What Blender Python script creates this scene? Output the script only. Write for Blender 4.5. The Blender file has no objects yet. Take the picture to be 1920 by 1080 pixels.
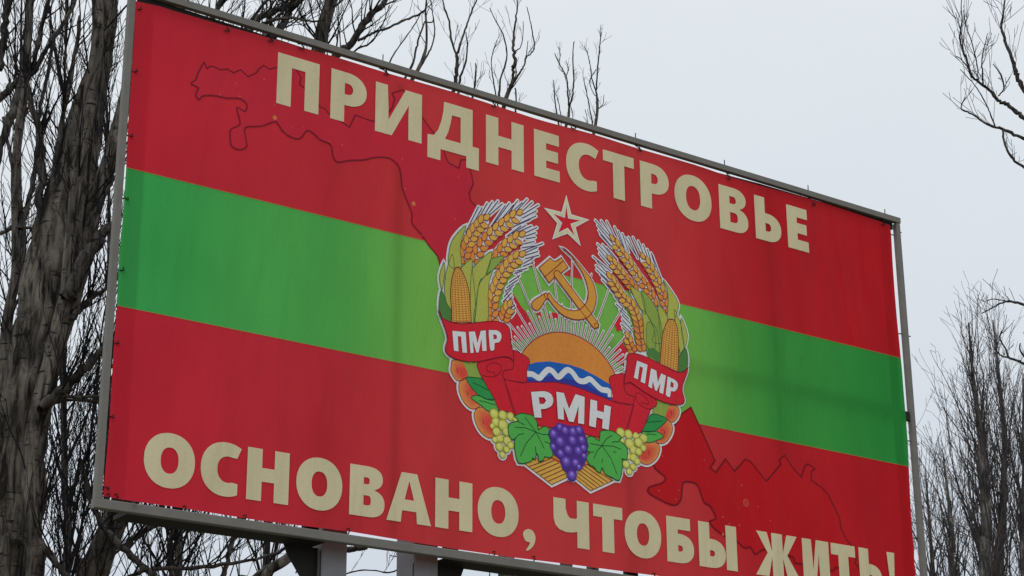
import bpy, math, random
from mathutils import Vector, Matrix, Quaternion, noise
from mathutils.geometry import tessellate_polygon

random.seed(7)
SC = bpy.context.scene
COL = SC.collection
R = math.radians

# ------------------------------------------------------------------ camera
CAMZ = 1.6
F = 3653.0
def ray(x, y): return Vector((x - 960.0, 540.0 - y, -F))
H_ = ray(6455, 1842).normalized()
V_ = ray(904, -9475).normalized()
V_ = (V_ - H_ * V_.dot(H_)).normalized()
N_ = H_.cross(V_)
fw = Vector((0, 0, -1)); Yw = (fw - V_ * fw.dot(V_)).normalized(); Xw = Yw.cross(V_)
M = Matrix((Xw, Yw, V_))                       # camera axes -> world axes
CAMLOC = Vector((0, 0, CAMZ))
cam_d = bpy.data.cameras.new('camera'); cam = bpy.data.objects.new('camera', cam_d); COL.objects.link(cam)
cam.matrix_world = Matrix.Translation(CAMLOC) @ M.to_4x4()
cam_d.sensor_width = 36; cam_d.lens = F / 1920 * 36
cam_d.clip_start = 0.1; cam_d.clip_end = 2000
SC.camera = cam

# ------------------------------------------------------------------ overcast sky
world = bpy.data.worlds.new('World'); SC.world = world; world.use_nodes = True
nt = world.node_tree; nt.nodes.clear()
out = nt.nodes.new('ShaderNodeOutputWorld'); bg = nt.nodes.new('ShaderNodeBackground')
sky = nt.nodes.new('ShaderNodeTexSky'); sky.sky_type = 'NISHITA'; sky.sun_disc = False
sky.sun_elevation = R(34); sky.sun_rotation = R(200)
sky.dust_density = 3
tc = nt.nodes.new('ShaderNodeTexCoord')
nz = nt.nodes.new('ShaderNodeTexNoise'); nz.inputs['Scale'].default_value = 2.2; nz.inputs['Detail'].default_value = 4
cr_ = nt.nodes.new('ShaderNodeValToRGB')
cr_.color_ramp.elements[0].position = 0.1; cr_.color_ramp.elements[0].color = (6.3, 6.85, 7.65, 1)
cr_.color_ramp.elements[1].position = 0.75; cr_.color_ramp.elements[1].color = (7.95, 8.4, 8.75, 1)
mx = nt.nodes.new('ShaderNodeMix'); mx.data_type = 'RGBA'; mx.inputs[0].default_value = 0.965
nt.links.new(tc.outputs['Generated'], nz.inputs['Vector'])
sz = nt.nodes.new('ShaderNodeSeparateXYZ'); nt.links.new(tc.outputs['Generated'], sz.inputs[0])
zr = nt.nodes.new('ShaderNodeMapRange'); zr.inputs['From Min'].default_value = .12; zr.inputs['From Max'].default_value = .62
zr.inputs['To Min'].default_value = .12; zr.inputs['To Max'].default_value = .88
nt.links.new(sz.outputs[2], zr.inputs['Value'])
za = nt.nodes.new('ShaderNodeMath'); za.operation = 'MULTIPLY_ADD'; za.inputs[1].default_value = .7
nt.links.new(nz.outputs['Fac'], za.inputs[0]); zs = nt.nodes.new('ShaderNodeMath'); zs.operation = 'SUBTRACT'; zs.inputs[1].default_value = .35
nt.links.new(zr.outputs[0], zs.inputs[0]); nt.links.new(zs.outputs[0], za.inputs[2]); nt.links.new(za.outputs[0], cr_.inputs['Fac'])
nt.links.new(sky.outputs['Color'], mx.inputs[6]); nt.links.new(cr_.outputs['Color'], mx.inputs[7])
nt.links.new(mx.outputs[2], bg.inputs['Color']); bg.inputs['Strength'].default_value = 0.1
nt.links.new(bg.outputs[0], out.inputs[0])

sun_d = bpy.data.lights.new('sun', 'SUN'); sun_d.energy = 0.5; sun_d.angle = R(30); sun_d.color = (1, .98, .95)
sun = bpy.data.objects.new('sun', sun_d); COL.objects.link(sun)
az, el = R(200), R(60)
sd = Vector((math.sin(az) * math.cos(el), math.cos(az) * math.cos(el), math.sin(el)))
sun.rotation_euler = sd.to_track_quat('Z', 'Y').to_euler()
SC.view_settings.view_transform = 'Standard'; SC.view_settings.look = 'None'
SC.view_settings.exposure = 0; SC.view_settings.gamma = 1
SC.view_settings.use_curve_mapping = False

# ------------------------------------------------------------------ board frame of reference
DIST = 11.5 * 6.1 / 7.074
P0c = ray(172, 953) * (DIST / F)
P0 = CAMLOC + M @ P0c                           # lower left corner of the frame, front plane
BR = Matrix((M @ H_, M @ (-N_), M @ V_)).transposed()   # columns: along board, into board, up
def uv(x, y):
    r = ray(x, y); t = P0c.dot(N_) / r.dot(N_); p = r * t - P0c
    return (p.dot(H_), p.dot(V_))
def uvd(x, y, depth):
    """board coordinates of a point standing `depth` metres behind the board plane"""
    o = P0c - N_ * depth
    r = ray(x, y); t = o.dot(N_) / r.dot(N_); p = r * t - o
    return (p.dot(H_), p.dot(V_))
def W(x, y, d):
    """point of the place seen in direction x,y at d metres ahead"""
    v = M @ ray(x, y); return CAMLOC + v * (d / v.y)

# ------------------------------------------------------------------ helpers
def tag(o, label=None, cat=None, group=None, kind=None):
    if label: o['label'] = label
    if cat: o['category'] = cat
    if group: o['group'] = group
    if kind: o['kind'] = kind
    return o
def empty(name, loc, rot=None):
    o = bpy.data.objects.new(name, None); COL.objects.link(o); o.location = loc
    if rot is not None: o.rotation_euler = rot.to_euler()
    o.empty_display_size = .3
    return o
def mesh_obj(name, verts, faces, mats, fmat=None, parent=None, loc=(0, 0, 0), smooth=False):
    me = bpy.data.meshes.new(name); me.from_pydata([tuple(v) for v in verts], [], faces)
    for m in mats: me.materials.append(m)
    if fmat: me.polygons.foreach_set('material_index', fmat)
    if smooth: me.polygons.foreach_set('use_smooth', [True] * len(faces))
    me.update()
    o = bpy.data.objects.new(name, me); COL.objects.link(o)
    if parent: o.parent = parent
    o.location = loc
    return o

def lin(c): return tuple(((x / 255) / 12.92 if x / 255 <= .04045 else ((x / 255 + .055) / 1.055) ** 2.4) for x in c)
GAIN = 0.455
def alb(c): return tuple(min(.92, x / GAIN) for x in lin(c))
MATS = {}
def cloth_bump(n, bsdf):
    t = n.nodes.new('ShaderNodeTexCoord')
    a = n.nodes.new('ShaderNodeTexNoise'); a.inputs['Scale'].default_value = 1.1; a.inputs['Detail'].default_value = 2
    mp = n.nodes.new('ShaderNodeMapping'); mp.inputs['Scale'].default_value = (2.2, 1, .55)
    b = n.nodes.new('ShaderNodeBump'); b.inputs['Strength'].default_value = .9; b.inputs['Distance'].default_value = .09
    f = n.nodes.new('ShaderNodeTexNoise'); f.inputs['Scale'].default_value = 260; f.inputs['Detail'].default_value = 1
    b2 = n.nodes.new('ShaderNodeBump'); b2.inputs['Strength'].default_value = .25; b2.inputs['Distance'].default_value = .002
    n.links.new(t.outputs['Object'], mp.inputs['Vector']); n.links.new(mp.outputs[0], a.inputs['Vector'])
    n.links.new(t.outputs['Object'], f.inputs['Vector'])
    n.links.new(a.outputs['Fac'], b.inputs['Height']); n.links.new(f.outputs['Fac'], b2.inputs['Height'])
    mp3 = n.nodes.new('ShaderNodeMapping'); mp3.inputs['Rotation'].default_value = (0, .5, 0); mp3.inputs['Scale'].default_value = (5.5, 1, 1.0)
    w = n.nodes.new('ShaderNodeTexNoise'); w.inputs['Scale'].default_value = .9; w.inputs['Detail'].default_value = 3; w.inputs['Distortion'].default_value = .6
    b3 = n.nodes.new('ShaderNodeBump'); b3.inputs['Strength'].default_value = .8; b3.inputs['Distance'].default_value = .035
    n.links.new(t.outputs['Object'], mp3.inputs[0]); n.links.new(mp3.outputs[0], w.inputs['Vector']); n.links.new(w.outputs['Fac'], b3.inputs['Height'])
    n.links.new(b.outputs[0], b3.inputs['Normal']); n.links.new(b3.outputs[0], b2.inputs['Normal']); n.links.new(b2.outputs[0], bsdf.inputs['Normal'])
    return t
def print_mat(name, c, jitter=.05):
    """ink on vinyl: flat colour with the mottling of a weathered print"""
    if name in MATS: return MATS[name]
    m = bpy.data.materials.new(name); m.use_nodes = True; n = m.node_tree
    b = n.nodes['Principled BSDF']; b.inputs['Roughness'].default_value = .62
    b.inputs['Specular IOR Level'].default_value = .1
    t = cloth_bump(n, b)
    nz = n.nodes.new('ShaderNodeTexNoise'); nz.inputs['Scale'].default_value = 90; nz.inputs['Detail'].default_value = 6
    n.links.new(t.outputs['Object'], nz.inputs['Vector'])
    r = n.nodes.new('ShaderNodeValToRGB'); a = alb(c)
    r.color_ramp.elements[0].position = .3; r.color_ramp.elements[0].color = tuple(x * (1 - jitter * 2) for x in a) + (1,)
    r.color_ramp.elements[1].position = .7; r.color_ramp.elements[1].color = tuple(min(.95, x * (1 + jitter)) for x in a) + (1,)
    n.links.new(nz.outputs['Fac'], r.inputs[0]); n.links.new(r.outputs[0], b.inputs['Base Color'])
    m.diffuse_color = a + (1,)
    MATS[name] = m; return m
def banner_mat(name, c_left, c_mid, c_right):
    """printed field whose ink runs from one tone at the ends to another in the middle; thin vinyl lets some light through"""
    m = bpy.data.materials.new(name); m.use_nodes = True; n = m.node_tree
    b = n.nodes['Principled BSDF']; b.inputs['Roughness'].default_value = .6
    b.inputs['Specular IOR Level'].default_value = .1
    t = cloth_bump(n, b)
    s = n.nodes.new('ShaderNodeSeparateXYZ'); n.links.new(t.outputs['Object'], s.inputs[0])
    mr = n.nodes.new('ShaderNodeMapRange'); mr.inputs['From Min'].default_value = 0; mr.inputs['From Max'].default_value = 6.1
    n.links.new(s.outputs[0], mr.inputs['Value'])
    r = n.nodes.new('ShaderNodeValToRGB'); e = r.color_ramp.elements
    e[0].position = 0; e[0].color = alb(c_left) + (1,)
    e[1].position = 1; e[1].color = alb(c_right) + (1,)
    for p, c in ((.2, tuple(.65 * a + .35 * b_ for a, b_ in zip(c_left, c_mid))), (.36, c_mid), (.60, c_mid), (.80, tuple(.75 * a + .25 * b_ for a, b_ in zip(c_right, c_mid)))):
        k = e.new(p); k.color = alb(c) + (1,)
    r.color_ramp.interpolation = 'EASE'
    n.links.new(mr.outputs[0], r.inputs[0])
    nz = n.nodes.new('ShaderNodeTexNoise'); nz.inputs['Scale'].default_value = 120; nz.inputs['Detail'].default_value = 5
    n.links.new(t.outputs['Object'], nz.inputs['Vector'])
    d = n.nodes.new('ShaderNodeMapRange'); d.inputs['From Min'].default_value = .3; d.inputs['From Max'].default_value = .7
    d.inputs['To Min'].default_value = .92; d.inputs['To Max'].default_value = 1.05
    n.links.new(nz.outputs['Fac'], d.inputs['Value'])
    # grime streaks that ran down the cloth
    st = n.nodes.new('ShaderNodeTexNoise'); st.inputs['Scale'].default_value = 1; st.inputs['Detail'].default_value = 5
    mp = n.nodes.new('ShaderNodeMapping'); mp.inputs['Scale'].default_value = (3.5, 1, 1.1)
    n.links.new(t.outputs['Object'], mp.inputs[0]); n.links.new(mp.outputs[0], st.inputs['Vector'])
    d2 = n.nodes.new('ShaderNodeMapRange'); d2.inputs['From Min'].default_value = .35; d2.inputs['From Max'].default_value = .65
    d2.inputs['To Min'].default_value = .95; d2.inputs['To Max'].default_value = 1.03
    n.links.new(st.outputs['Fac'], d2.inputs['Value'])
    mm = n.nodes.new('ShaderNodeMath'); mm.operation = 'MULTIPLY'; n.links.new(d.outputs[0], mm.inputs[0]); n.links.new(d2.outputs[0], mm.inputs[1])
    v = n.nodes.new('ShaderNodeVectorMath'); v.operation = 'SCALE'
    n.links.new(r.outputs[0], v.inputs[0]); n.links.new(mm.outputs[0], v.inputs['Scale'])
    n.links.new(v.outputs[0], b.inputs['Base Color'])
    tr = n.nodes.new('ShaderNodeBsdfTranslucent'); n.links.new(v.outputs[0], tr.inputs['Color'])
    mix = n.nodes.new('ShaderNodeMixShader'); mix.inputs[0].default_value = .26
    o = n.nodes['Material Output']
    n.links.new(b.outputs[0], mix.inputs[1]); n.links.new(tr.outputs[0], mix.inputs[2]); n.links.new(mix.outputs[0], o.inputs[0])
    m.diffuse_color = alb(c_mid) + (1,)
    return m
def metal_mat(name, base, rust=.2):
    m = bpy.data.materials.new(name); m.use_nodes = True; n = m.node_tree
    b = n.nodes['Principled BSDF']; b.inputs['Roughness'].default_value = .6; b.inputs['Metallic'].default_value = .0
    t = n.nodes.new('ShaderNodeTexCoord')
    nz = n.nodes.new('ShaderNodeTexNoise'); nz.inputs['Scale'].default_value = 7; nz.inputs['Detail'].default_value = 9; nz.inputs['Roughness'].default_value = .7
    n.links.new(t.outputs['Object'], nz.inputs['Vector'])
    r = n.nodes.new('ShaderNodeValToRGB'); e = r.color_ramp.elements
    e[0].position = .0; e[0].color = tuple(x * 1.15 for x in base) + (1,)
    e[1].position = .64; e[1].color = tuple(x * .82 for x in base) + (1,)
    k = e.new(.74 - rust * .2); k.color = tuple(x * .75 for x in base) + (1,)
    k = e.new(.80); k.color = (.16, .085, .045, 1)
    n.links.new(nz.outputs['Fac'], r.inputs[0]); n.links.new(r.outputs[0], b.inputs['Base Color'])
    n2 = n.nodes.new('ShaderNodeTexNoise'); n2.inputs['Scale'].default_value = 60; n2.inputs['Detail'].default_value = 4
    n.links.new(t.outputs['Object'], n2.inputs['Vector'])
    bp = n.nodes.new('ShaderNodeBump'); bp.inputs['Strength'].default_value = .4; bp.inputs['Distance'].default_value = .004
    n.links.new(n2.outputs['Fac'], bp.inputs['Height']); n.links.new(bp.outputs[0], b.inputs['Normal'])
    b.inputs['Specular IOR Level'].default_value = .12
    m.diffuse_color = base + (1,)
    return m
def bark_mat(name, light, dark, scale=1.0):
    m = bpy.data.materials.new(name); m.use_nodes = True; n = m.node_tree
    b = n.nodes['Principled BSDF']; b.inputs['Roughness'].default_value = .9; b.inputs['Specular IOR Level'].default_value = .15
    t = n.nodes.new('ShaderNodeTexCoord')
    mp = n.nodes.new('ShaderNodeMapping'); mp.inputs['Scale'].default_value = (9 * scale, 9 * scale, 1.6 * scale)
    n.links.new(t.outputs['Object'], mp.inputs[0])
    a = n.nodes.new('ShaderNodeTexNoise'); a.inputs['Scale'].default_value = 1.6; a.inputs['Detail'].default_value = 8; a.inputs['Roughness'].default_value = .65; a.inputs['Distortion'].default_value = .7
    n.links.new(mp.outputs[0], a.inputs['Vector'])
    # short dark lenticel marks lying across the stem
    mp2 = n.nodes.new('ShaderNodeMapping'); mp2.inputs['Scale'].default_value = (6, 6, 26)
    n.links.new(t.outputs['Object'], mp2.inputs[0])
    l = n.nodes.new('ShaderNodeTexNoise'); l.inputs['Scale'].default_value = 1.3; l.inputs['Detail'].default_value = 3
    n.links.new(mp2.outputs[0], l.inputs['Vector'])
    lr = n.nodes.new('ShaderNodeMapRange'); lr.inputs['From Min'].default_value = .60; lr.inputs['From Max'].default_value = .68
    n.links.new(l.outputs['Fac'], lr.inputs['Value'])
    r = n.nodes.new('ShaderNodeValToRGB'); e = r.color_ramp.elements
    e[0].position = .40; e[0].color = dark + (1,)
    e[1].position = .58; e[1].color = light + (1,)
    n.links.new(a.outputs['Fac'], r.inputs[0])
    g = n.nodes.new('ShaderNodeTexNoise'); g.inputs['Scale'].default_value = 2.3; g.inputs['Detail'].default_value = 6; g.inputs['Roughness'].default_value = .6
    n.links.new(t.outputs['Object'], g.inputs['Vector'])
    gr = n.nodes.new('ShaderNodeMapRange'); gr.inputs['From Min'].default_value = .38; gr.inputs['From Max'].default_value = .62; gr.inputs['To Min'].default_value = .45; gr.inputs['To Max'].default_value = 1.1
    n.links.new(g.outputs['Fac'], gr.inputs['Value'])
    sv = n.nodes.new('ShaderNodeVectorMath'); sv.operation = 'SCALE'; n.links.new(r.outputs[0], sv.inputs[0]); n.links.new(gr.outputs[0], sv.inputs['Scale'])
    mx = n.nodes.new('ShaderNodeMix'); mx.data_type = 'RGBA'; mx.inputs[7].default_value = tuple(x * .8 for x in dark) + (1,)
    n.links.new(lr.outputs[0], mx.inputs[0]); n.links.new(sv.outputs[0], mx.inputs[6])
    n.links.new(mx.outputs[2], b.inputs['Base Color'])
    bp = n.nodes.new('ShaderNodeBump'); bp.inputs['Strength'].default_value = 1; bp.inputs['Distance'].default_value = .035
    n.links.new(a.outputs['Fac'], bp.inputs['Height']); n.links.new(bp.outputs[0], b.inputs['Normal'])
    m.diffuse_color = light + (1,)
    return m

# ------------------------------------------------------------------ ground
gm = bpy.data.materials.new('winter_ground'); gm.use_nodes = True; n = gm.node_tree
b = n.nodes['Principled BSDF']; b.inputs['Roughness'].default_value = .95
t = n.nodes.new('ShaderNodeTexCoord'); a = n.nodes.new('ShaderNodeTexNoise'); a.inputs['Scale'].default_value = .8; a.inputs['Detail'].default_value = 10
r = n.nodes.new('ShaderNodeValToRGB'); r.color_ramp.elements[0].position = .35; r.color_ramp.elements[0].color = (.07, .06, .04, 1)
r.color_ramp.elements[1].position = .65; r.color_ramp.elements[1].color = (.16, .15, .09, 1)
n.links.new(t.outputs['Object'], a.inputs['Vector']); n.links.new(a.outputs['Fac'], r.inputs[0]); n.links.new(r.outputs[0], b.inputs['Base Color'])
GN = 40; gv = []; gf = []
for i in range(GN + 1):
    for j in range(GN + 1):
        x = -600 + 1200 * i / GN; y = -600 + 1200 * j / GN
        gv.append((x, y, 0.0 if math.hypot(x, y) < 90 else .6 * math.sin(x * .013) * math.cos(y * .011)))
for i in range(GN):
    for j in range(GN):
        k = i * (GN + 1) + j; gf.append((k, k + GN + 1, k + GN + 2, k + 1))
tag(mesh_obj('ground', gv, gf, [gm]), 'bare winter ground of dull grass and earth', kind='structure')

# ================================================================== BILLBOARD FRAME
steel = metal_mat('weathered_steel', (.25, .235, .212), .45)
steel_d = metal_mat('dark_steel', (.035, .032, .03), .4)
pole_m = metal_mat('painted_pole', (.33, .33, .35), .15)
wire_m = metal_mat('wire', (.03, .028, .027), .5)

base_w = P0 + BR @ Vector((2.3, .2, 0)); base_w.z = 0
frame = tag(empty('billboard_frame', base_w, BR), 'grey steel billboard frame on two box posts with rusty corners, holding the red banner', 'billboard frame')
FOFF = BR.transposed() @ (P0 - base_w)          # children carry this offset so their coordinates are board coordinates
class Boxes:
    def __init__(s): s.v = []; s.f = []
    def box(s, x0, x1, y0, y1, z0, z1, bev=.004):
        """box with bevelled long edges (octagonal profile round its longest axis)"""
        dims = [(x1 - x0), (y1 - y0), (z1 - z0)]; ax = dims.index(max(dims)); lo = (x0, y0, z0); hi = (x1, y1, z1)
        a, c = [i for i in range(3) if i != ax]
        prof = [(lo[a] + bev, lo[c]), (hi[a] - bev, lo[c]), (hi[a], lo[c] + bev), (hi[a], hi[c] - bev),
                (hi[a] - bev, hi[c]), (lo[a] + bev, hi[c]), (lo[a], hi[c] - bev), (lo[a], lo[c] + bev)]
        b = len(s.v)
        for q in (lo[ax], hi[ax]):
            for p in prof:
                w = [0, 0, 0]; w[ax] = q; w[a] = p[0]; w[c] = p[1]; s.v.append(tuple(w))
        for i in range(8): s.f.append((b + i, b + (i + 1) % 8, b + 8 + (i + 1) % 8, b + 8 + i))
        s.f.append(tuple(b + i for i in reversed(range(8)))); s.f.append(tuple(b + 8 + i for i in range(8)))
        return s
    def prism(s, poly, y0, y1):
        b = len(s.v); n = len(poly)
        for y in (y0, y1):
            for p in poly: s.v.append((p[0], y, p[1]))
        for i in range(n): s.f.append((b + i, b + (i + 1) % n, b + n + (i + 1) % n, b + n + i))
        s.f.append(tuple(b + i for i in range(n))); s.f.append(tuple(b + n + i for i in reversed(range(n))))
        return s
    def tube(s, pts, r, k=6):
        pts = [Vector(p) for p in pts]; b = len(s.v)
        for i, p in enumerate(pts):
            d = (pts[min(i + 1, len(pts) - 1)] - pts[max(i - 1, 0)]).normalized()
            q = Vector((0, 0, 1)).rotation_difference(d)
            for j in range(k):
                a = 2 * math.pi * j / k; s.v.append(tuple(p + q @ Vector((r * math.cos(a), r * math.sin(a), 0))))
        for i in range(len(pts) - 1):
            for j in range(k): s.f.append((b + i * k + j, b + i * k + (j + 1) % k, b + (i + 1) * k + (j + 1) % k, b + (i + 1) * k + j))
        s.f.append(tuple(b + j for j in reversed(range(k)))); s.f.append(tuple(b + (len(pts) - 1) * k + j for j in range(k)))
        return s
    def build(s, name, mat, parent=frame, off=FOFF): return mesh_obj(name, s.v, s.f, [mat], parent=parent, loc=off)

UL, UR = .010, 6.10; VT = 2.998; T = .052; DP = .042; TL = .038
FY = -.012
Boxes().box(UL, UL + TL, FY, FY + DP, T + .004, VT - T - .002).build('side_post', steel)
rp = Boxes().box(UR - .04, UR, FY, FY + DP, T + .004, VT - T - .002).build('side_post', steel)
Boxes().prism([(UL - .002, 3.014), (UL - .002, 2.972), (UR * .45, 2.962), (UR + .003, 2.950), (UR + .003, 2.991), (UR * .45, 2.999)][::-1], FY - .003, FY + .032).build('top_beam', steel)
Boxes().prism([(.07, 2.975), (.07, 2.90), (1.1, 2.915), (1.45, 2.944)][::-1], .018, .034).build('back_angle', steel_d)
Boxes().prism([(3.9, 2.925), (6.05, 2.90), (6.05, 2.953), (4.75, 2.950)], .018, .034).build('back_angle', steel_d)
Boxes().box(UL - .004, UR, FY - .003, FY + DP, .003, T + .002).build('bottom_beam', steel)
# back chords of the box frame
PUL = uvd(603, 1065, .13)[0]; PUR = uvd(822, 1065, .13)[0]
for xa_, xb_ in ((UL + .20, PUL - .03), (PUR + .03, UR - .02)):
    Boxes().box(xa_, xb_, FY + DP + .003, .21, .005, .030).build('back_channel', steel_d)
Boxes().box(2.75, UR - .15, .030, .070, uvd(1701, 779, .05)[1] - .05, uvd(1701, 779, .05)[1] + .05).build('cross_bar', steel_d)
for px_ in ((1453, 700), (1170, 700), (742, 500)):
    q = uvd(*px_, .02)
    Boxes().box(q[0] - .028, q[0] + .028, .012, .029, .10, 2.90, .002).build('batten', steel_d)
# square stub of the cross bar showing past the banner, right side
s_ = uv(1700, 779)
Boxes().box(s_[0] - .06, UR - .041, .004, .030, s_[1] - .034, s_[1] + .034).build('bar_end', steel_d)
# uprights behind the banner, seen in the gap under the top beam
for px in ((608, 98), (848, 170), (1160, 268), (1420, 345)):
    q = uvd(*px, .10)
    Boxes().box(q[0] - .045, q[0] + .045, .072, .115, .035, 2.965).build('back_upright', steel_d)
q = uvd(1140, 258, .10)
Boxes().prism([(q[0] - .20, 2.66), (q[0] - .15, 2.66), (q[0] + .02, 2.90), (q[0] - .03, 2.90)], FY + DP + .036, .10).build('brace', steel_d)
# the two box posts down to the ground
PD = .13
for (xl, xr, gus) in ((603, 651, -1), (777, 822, 1)):
    ul = uvd(xl, 1065, PD)[0]; ur = uvd(xr, 1065, PD)[0]
    Boxes().box(ul, ur, PD, PD + .20, -P0.z - .3, .32, .008).build('pole', pole_m)
    Boxes().box(ul - .004, ul + .012, PD + .008, PD + .014, -P0.z, -.02, .001).build('weld_seam', steel_d)
    e0 = ul if gus < 0 else ur; e1 = e0 + gus * .21
    zt = .002
    Boxes().prism([(e0, zt), (e1, zt), (e1 - gus * .02, zt - .05), (e0 + gus * .03, zt - .27), (e0, zt - .27)][::(1 if gus < 0 else -1)], PD + .05, PD + .062).build('gusset', steel_d)
# footings
# nails / rod ends on the top beam
for px, py, hgt in ((719, 118, .06), (1193, 262, .045), (1360, 312, .045), (1517, 360, .045), (1661, 403, .04), (1001, 200, .0)):
    if hgt == 0: continue
    u = uv(px, py)[0]
    Boxes().tube([(u, FY + .02, VT - .02), (u + .001, FY + .02, VT + hgt)], .0035).build('rod_end', wire_m)
for (x0, y0), (x1, y1) in (((1669, 441), (1690, 436)), ((1686, 627), (1707, 631)), ((1701, 828), (1723, 833)), ((1712, 1010), (1735, 1016))):
    a = uvd(x0, y0, .025); c = uvd(x1, y1, .02)
    Boxes().tube([(a[0] - .03, .02, a[1]), ((a[0] + c[0]) / 2, .026, a[1] + .012), (UR - .04, .02, c[1]), (c[0], .02, c[1])], .0045).build('wire_tie', wire_m)
for px, py in ((425, 55), (507, 74), (565, 88), (724, 137), (925, 197), (1075, 238), (1199, 280), (1365, 332), (1525, 382), (1655, 418)):
    u, v = uv(px, py)
    s = random.uniform(-.02, .02)
    Boxes().tube([(u - .018, -.006, v - .012), (u, -.014, v - .02), (u + .016, -.008, v - .008), (u + s, .006, v + .02), (u + s * 2, .02, 2.966)], .0036).tube(
        [(u + .01, -.008, v - .012), (u + .02 + s, .01, v + .03), (u + s - .02, .022, 2.965)], .0030).build('wire_tie', wire_m)
for px, py in ((247, 12), (236, 128), (228, 250), (221, 370), (214, 502), (206, 640), (198, 780), (190, 915)):
    v = uv(px, py)[1]; u0 = UL + TL
    Boxes().tube([(u0 - .004, .018, v), (u0 + .02, .0, v + random.uniform(-.01, .01)), (u0 + .035, -.012, v - .006), (u0 + .03, -.01, v + .01)], .0042).build('wire_tie', wire_m)
for px, py in ((202, 930), (217, 931), (345, 953), (458, 970), (652, 995), (925, 1038), (1000, 1047), (1225, 1078)):
    u, v = uv(px, py)
    Boxes().tube([(u - .010, -.006, v + .008), (u + .006, -.010, v + .012), (u + .010, -.004, v), (u + .004, .02, T - .008)], .0038).build('wire_tie', wire_m)

# ================================================================== BANNER
ban_o = P0 + BR @ Vector((3.05, 0, .1))
banner = tag(empty('banner', ban_o, BR), 'red banner with green stripe, coat of arms and beige slogan, tied inside steel frame', 'banner')
BOFF = BR.transposed() @ (P0 - ban_o)
LAY = .0008
class Pr:
    cnt = 0
    def __init__(s, layer=0): s.v = []; s.f = []; s.mi = []; s.mats = []; s.L = layer
    def _m(s, mat):
        if mat not in s.mats: s.mats.append(mat)
        return s.mats.index(mat)
    def _y(s, dl):
        Pr.cnt += 1
        return -.002 - (s.L + dl) * LAY - (Pr.cnt % 10) * .000002
    def fill(s, rings, mat, dl=0):
        if not isinstance(rings[0][0], (tuple, list)): rings = [rings]
        y = s._y(dl); flat = [p for r in rings for p in r]
        tris = tessellate_polygon([[Vector((p[0], p[1], 0)) for p in r] for r in rings])
        b = len(s.v); s.v += [(p[0], y, p[1]) for p in flat]; k = s._m(mat)
        for t in tris:
            A, B, C = (flat[i] for i in t)
            cr = (B[0] - A[0]) * (C[1] - A[1]) - (B[1] - A[1]) * (C[0] - A[0])
            if abs(cr) < 1e-10: continue
            if cr < 0: t = t[::-1]
            s.f.append(tuple(b + i for i in t)); s.mi.append(k)
        return s
    def stroke(s, pts, w, mat, dl=0, closed=False, cap=True):
        P = [Vector(p) for p in pts]; Q = [P[0]]
        for p in P[1:]:
            if (p - Q[-1]).length > 1e-5: Q.append(p)
        if closed and (Q[0] - Q[-1]).length < 1e-5: Q.pop()
        n = len(Q); h = w / 2; Ls = []; Rs = []
        if n < 2: return s
        for i in range(n):
            a = Q[(i - 1) % n] if (closed or i > 0) else None; c = Q[(i + 1) % n] if (closed or i < n - 1) else None
            d1 = (Q[i] - a).normalized() if a is not None else None; d2 = (c - Q[i]).normalized() if c is not None else None
            if d1 is None: d1 = d2
            if d2 is None: d2 = d1
            t = d1 + d2
            if t.length < 1e-3: t = d1.copy()
            t.normalize(); nn = Vector((-t.y, t.x)); k = max(.45, abs(nn.dot(Vector((-d1.y, d1.x)))))
            Ls.append(Q[i] + nn * (h / k)); Rs.append(Q[i] - nn * (h / k))
        y = s._y(dl); b = len(s.v); k = s._m(mat)
        for i in range(n): s.v.append((Ls[i].x, y, Ls[i].y)); s.v.append((Rs[i].x, y, Rs[i].y))
        for i in range(n if closed else n - 1):
            j = (i + 1) % n; s.f.append((b + 2 * i + 1, b + 2 * j + 1, b + 2 * j, b + 2 * i)); s.mi.append(k)
        if cap and not closed:
            for e, o in ((0, 1), (n - 1, n - 2)):
                d = (Q[e] - Q[o]).normalized(); a0 = math.atan2(d.y, d.x); ring = []
                for q in range(7):
                    a = a0 - math.pi / 2 + math.pi * q / 6; ring.append((Q[e].x + h * math.cos(a), Q[e].y + h * math.sin(a)))
                bb = len(s.v); s.v += [(p[0], y, p[1]) for p in ring]; s.f.append(tuple(range(bb, bb + 7))); s.mi.append(k)
        return s
    def build(s, name, parent, label=None):
        o = mesh_obj(name, s.v, s.f, s.mats, s.mi, parent=parent, loc=BOFF if parent is banner else (0, 0, 0))
        if label: o['label'] = label
        return o
def smooth(pts, closed=True, k=4):
    n = len(pts); o = []
    rng = range(n) if closed else range(n - 1)
    for i in rng:
        p0, p1, p2, p3 = (pts[(i + q) % n] if closed else pts[min(max(i + q, 0), n - 1)] for q in (-1, 0, 1, 2))
        for j in range(k):
            t = j / k; o.append(tuple(.5 * ((2 * p1[c]) + (-p0[c] + p2[c]) * t + (2 * p0[c] - 5 * p1[c] + 4 * p2[c] - p3[c]) * t * t + (-p0[c] + 3 * p1[c] - 3 * p2[c] + p3[c]) * t ** 3) for c in (0, 1)))
    if not closed: o.append(tuple(pts[-1]))
    return o
def crop(x0, y0, k):
    return lambda pts: [uv(x0 + a * k, y0 + b * k) for a, b in pts]
PX = crop(0, 0, 1)
KA = 260 / 1080; KB = 300 / 1080; KD = .25; KE = 220 / 1080
CA = crop(800, 340, KA); CB = crop(1000, 340, KB); CC = crop(800, 560, KA); CD = crop(1040, 580, KD); CE = crop(840, 720, KE); CF = crop(1040, 720, 250 / 1227); CG = crop(940, 460, 1 / 6)

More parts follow.
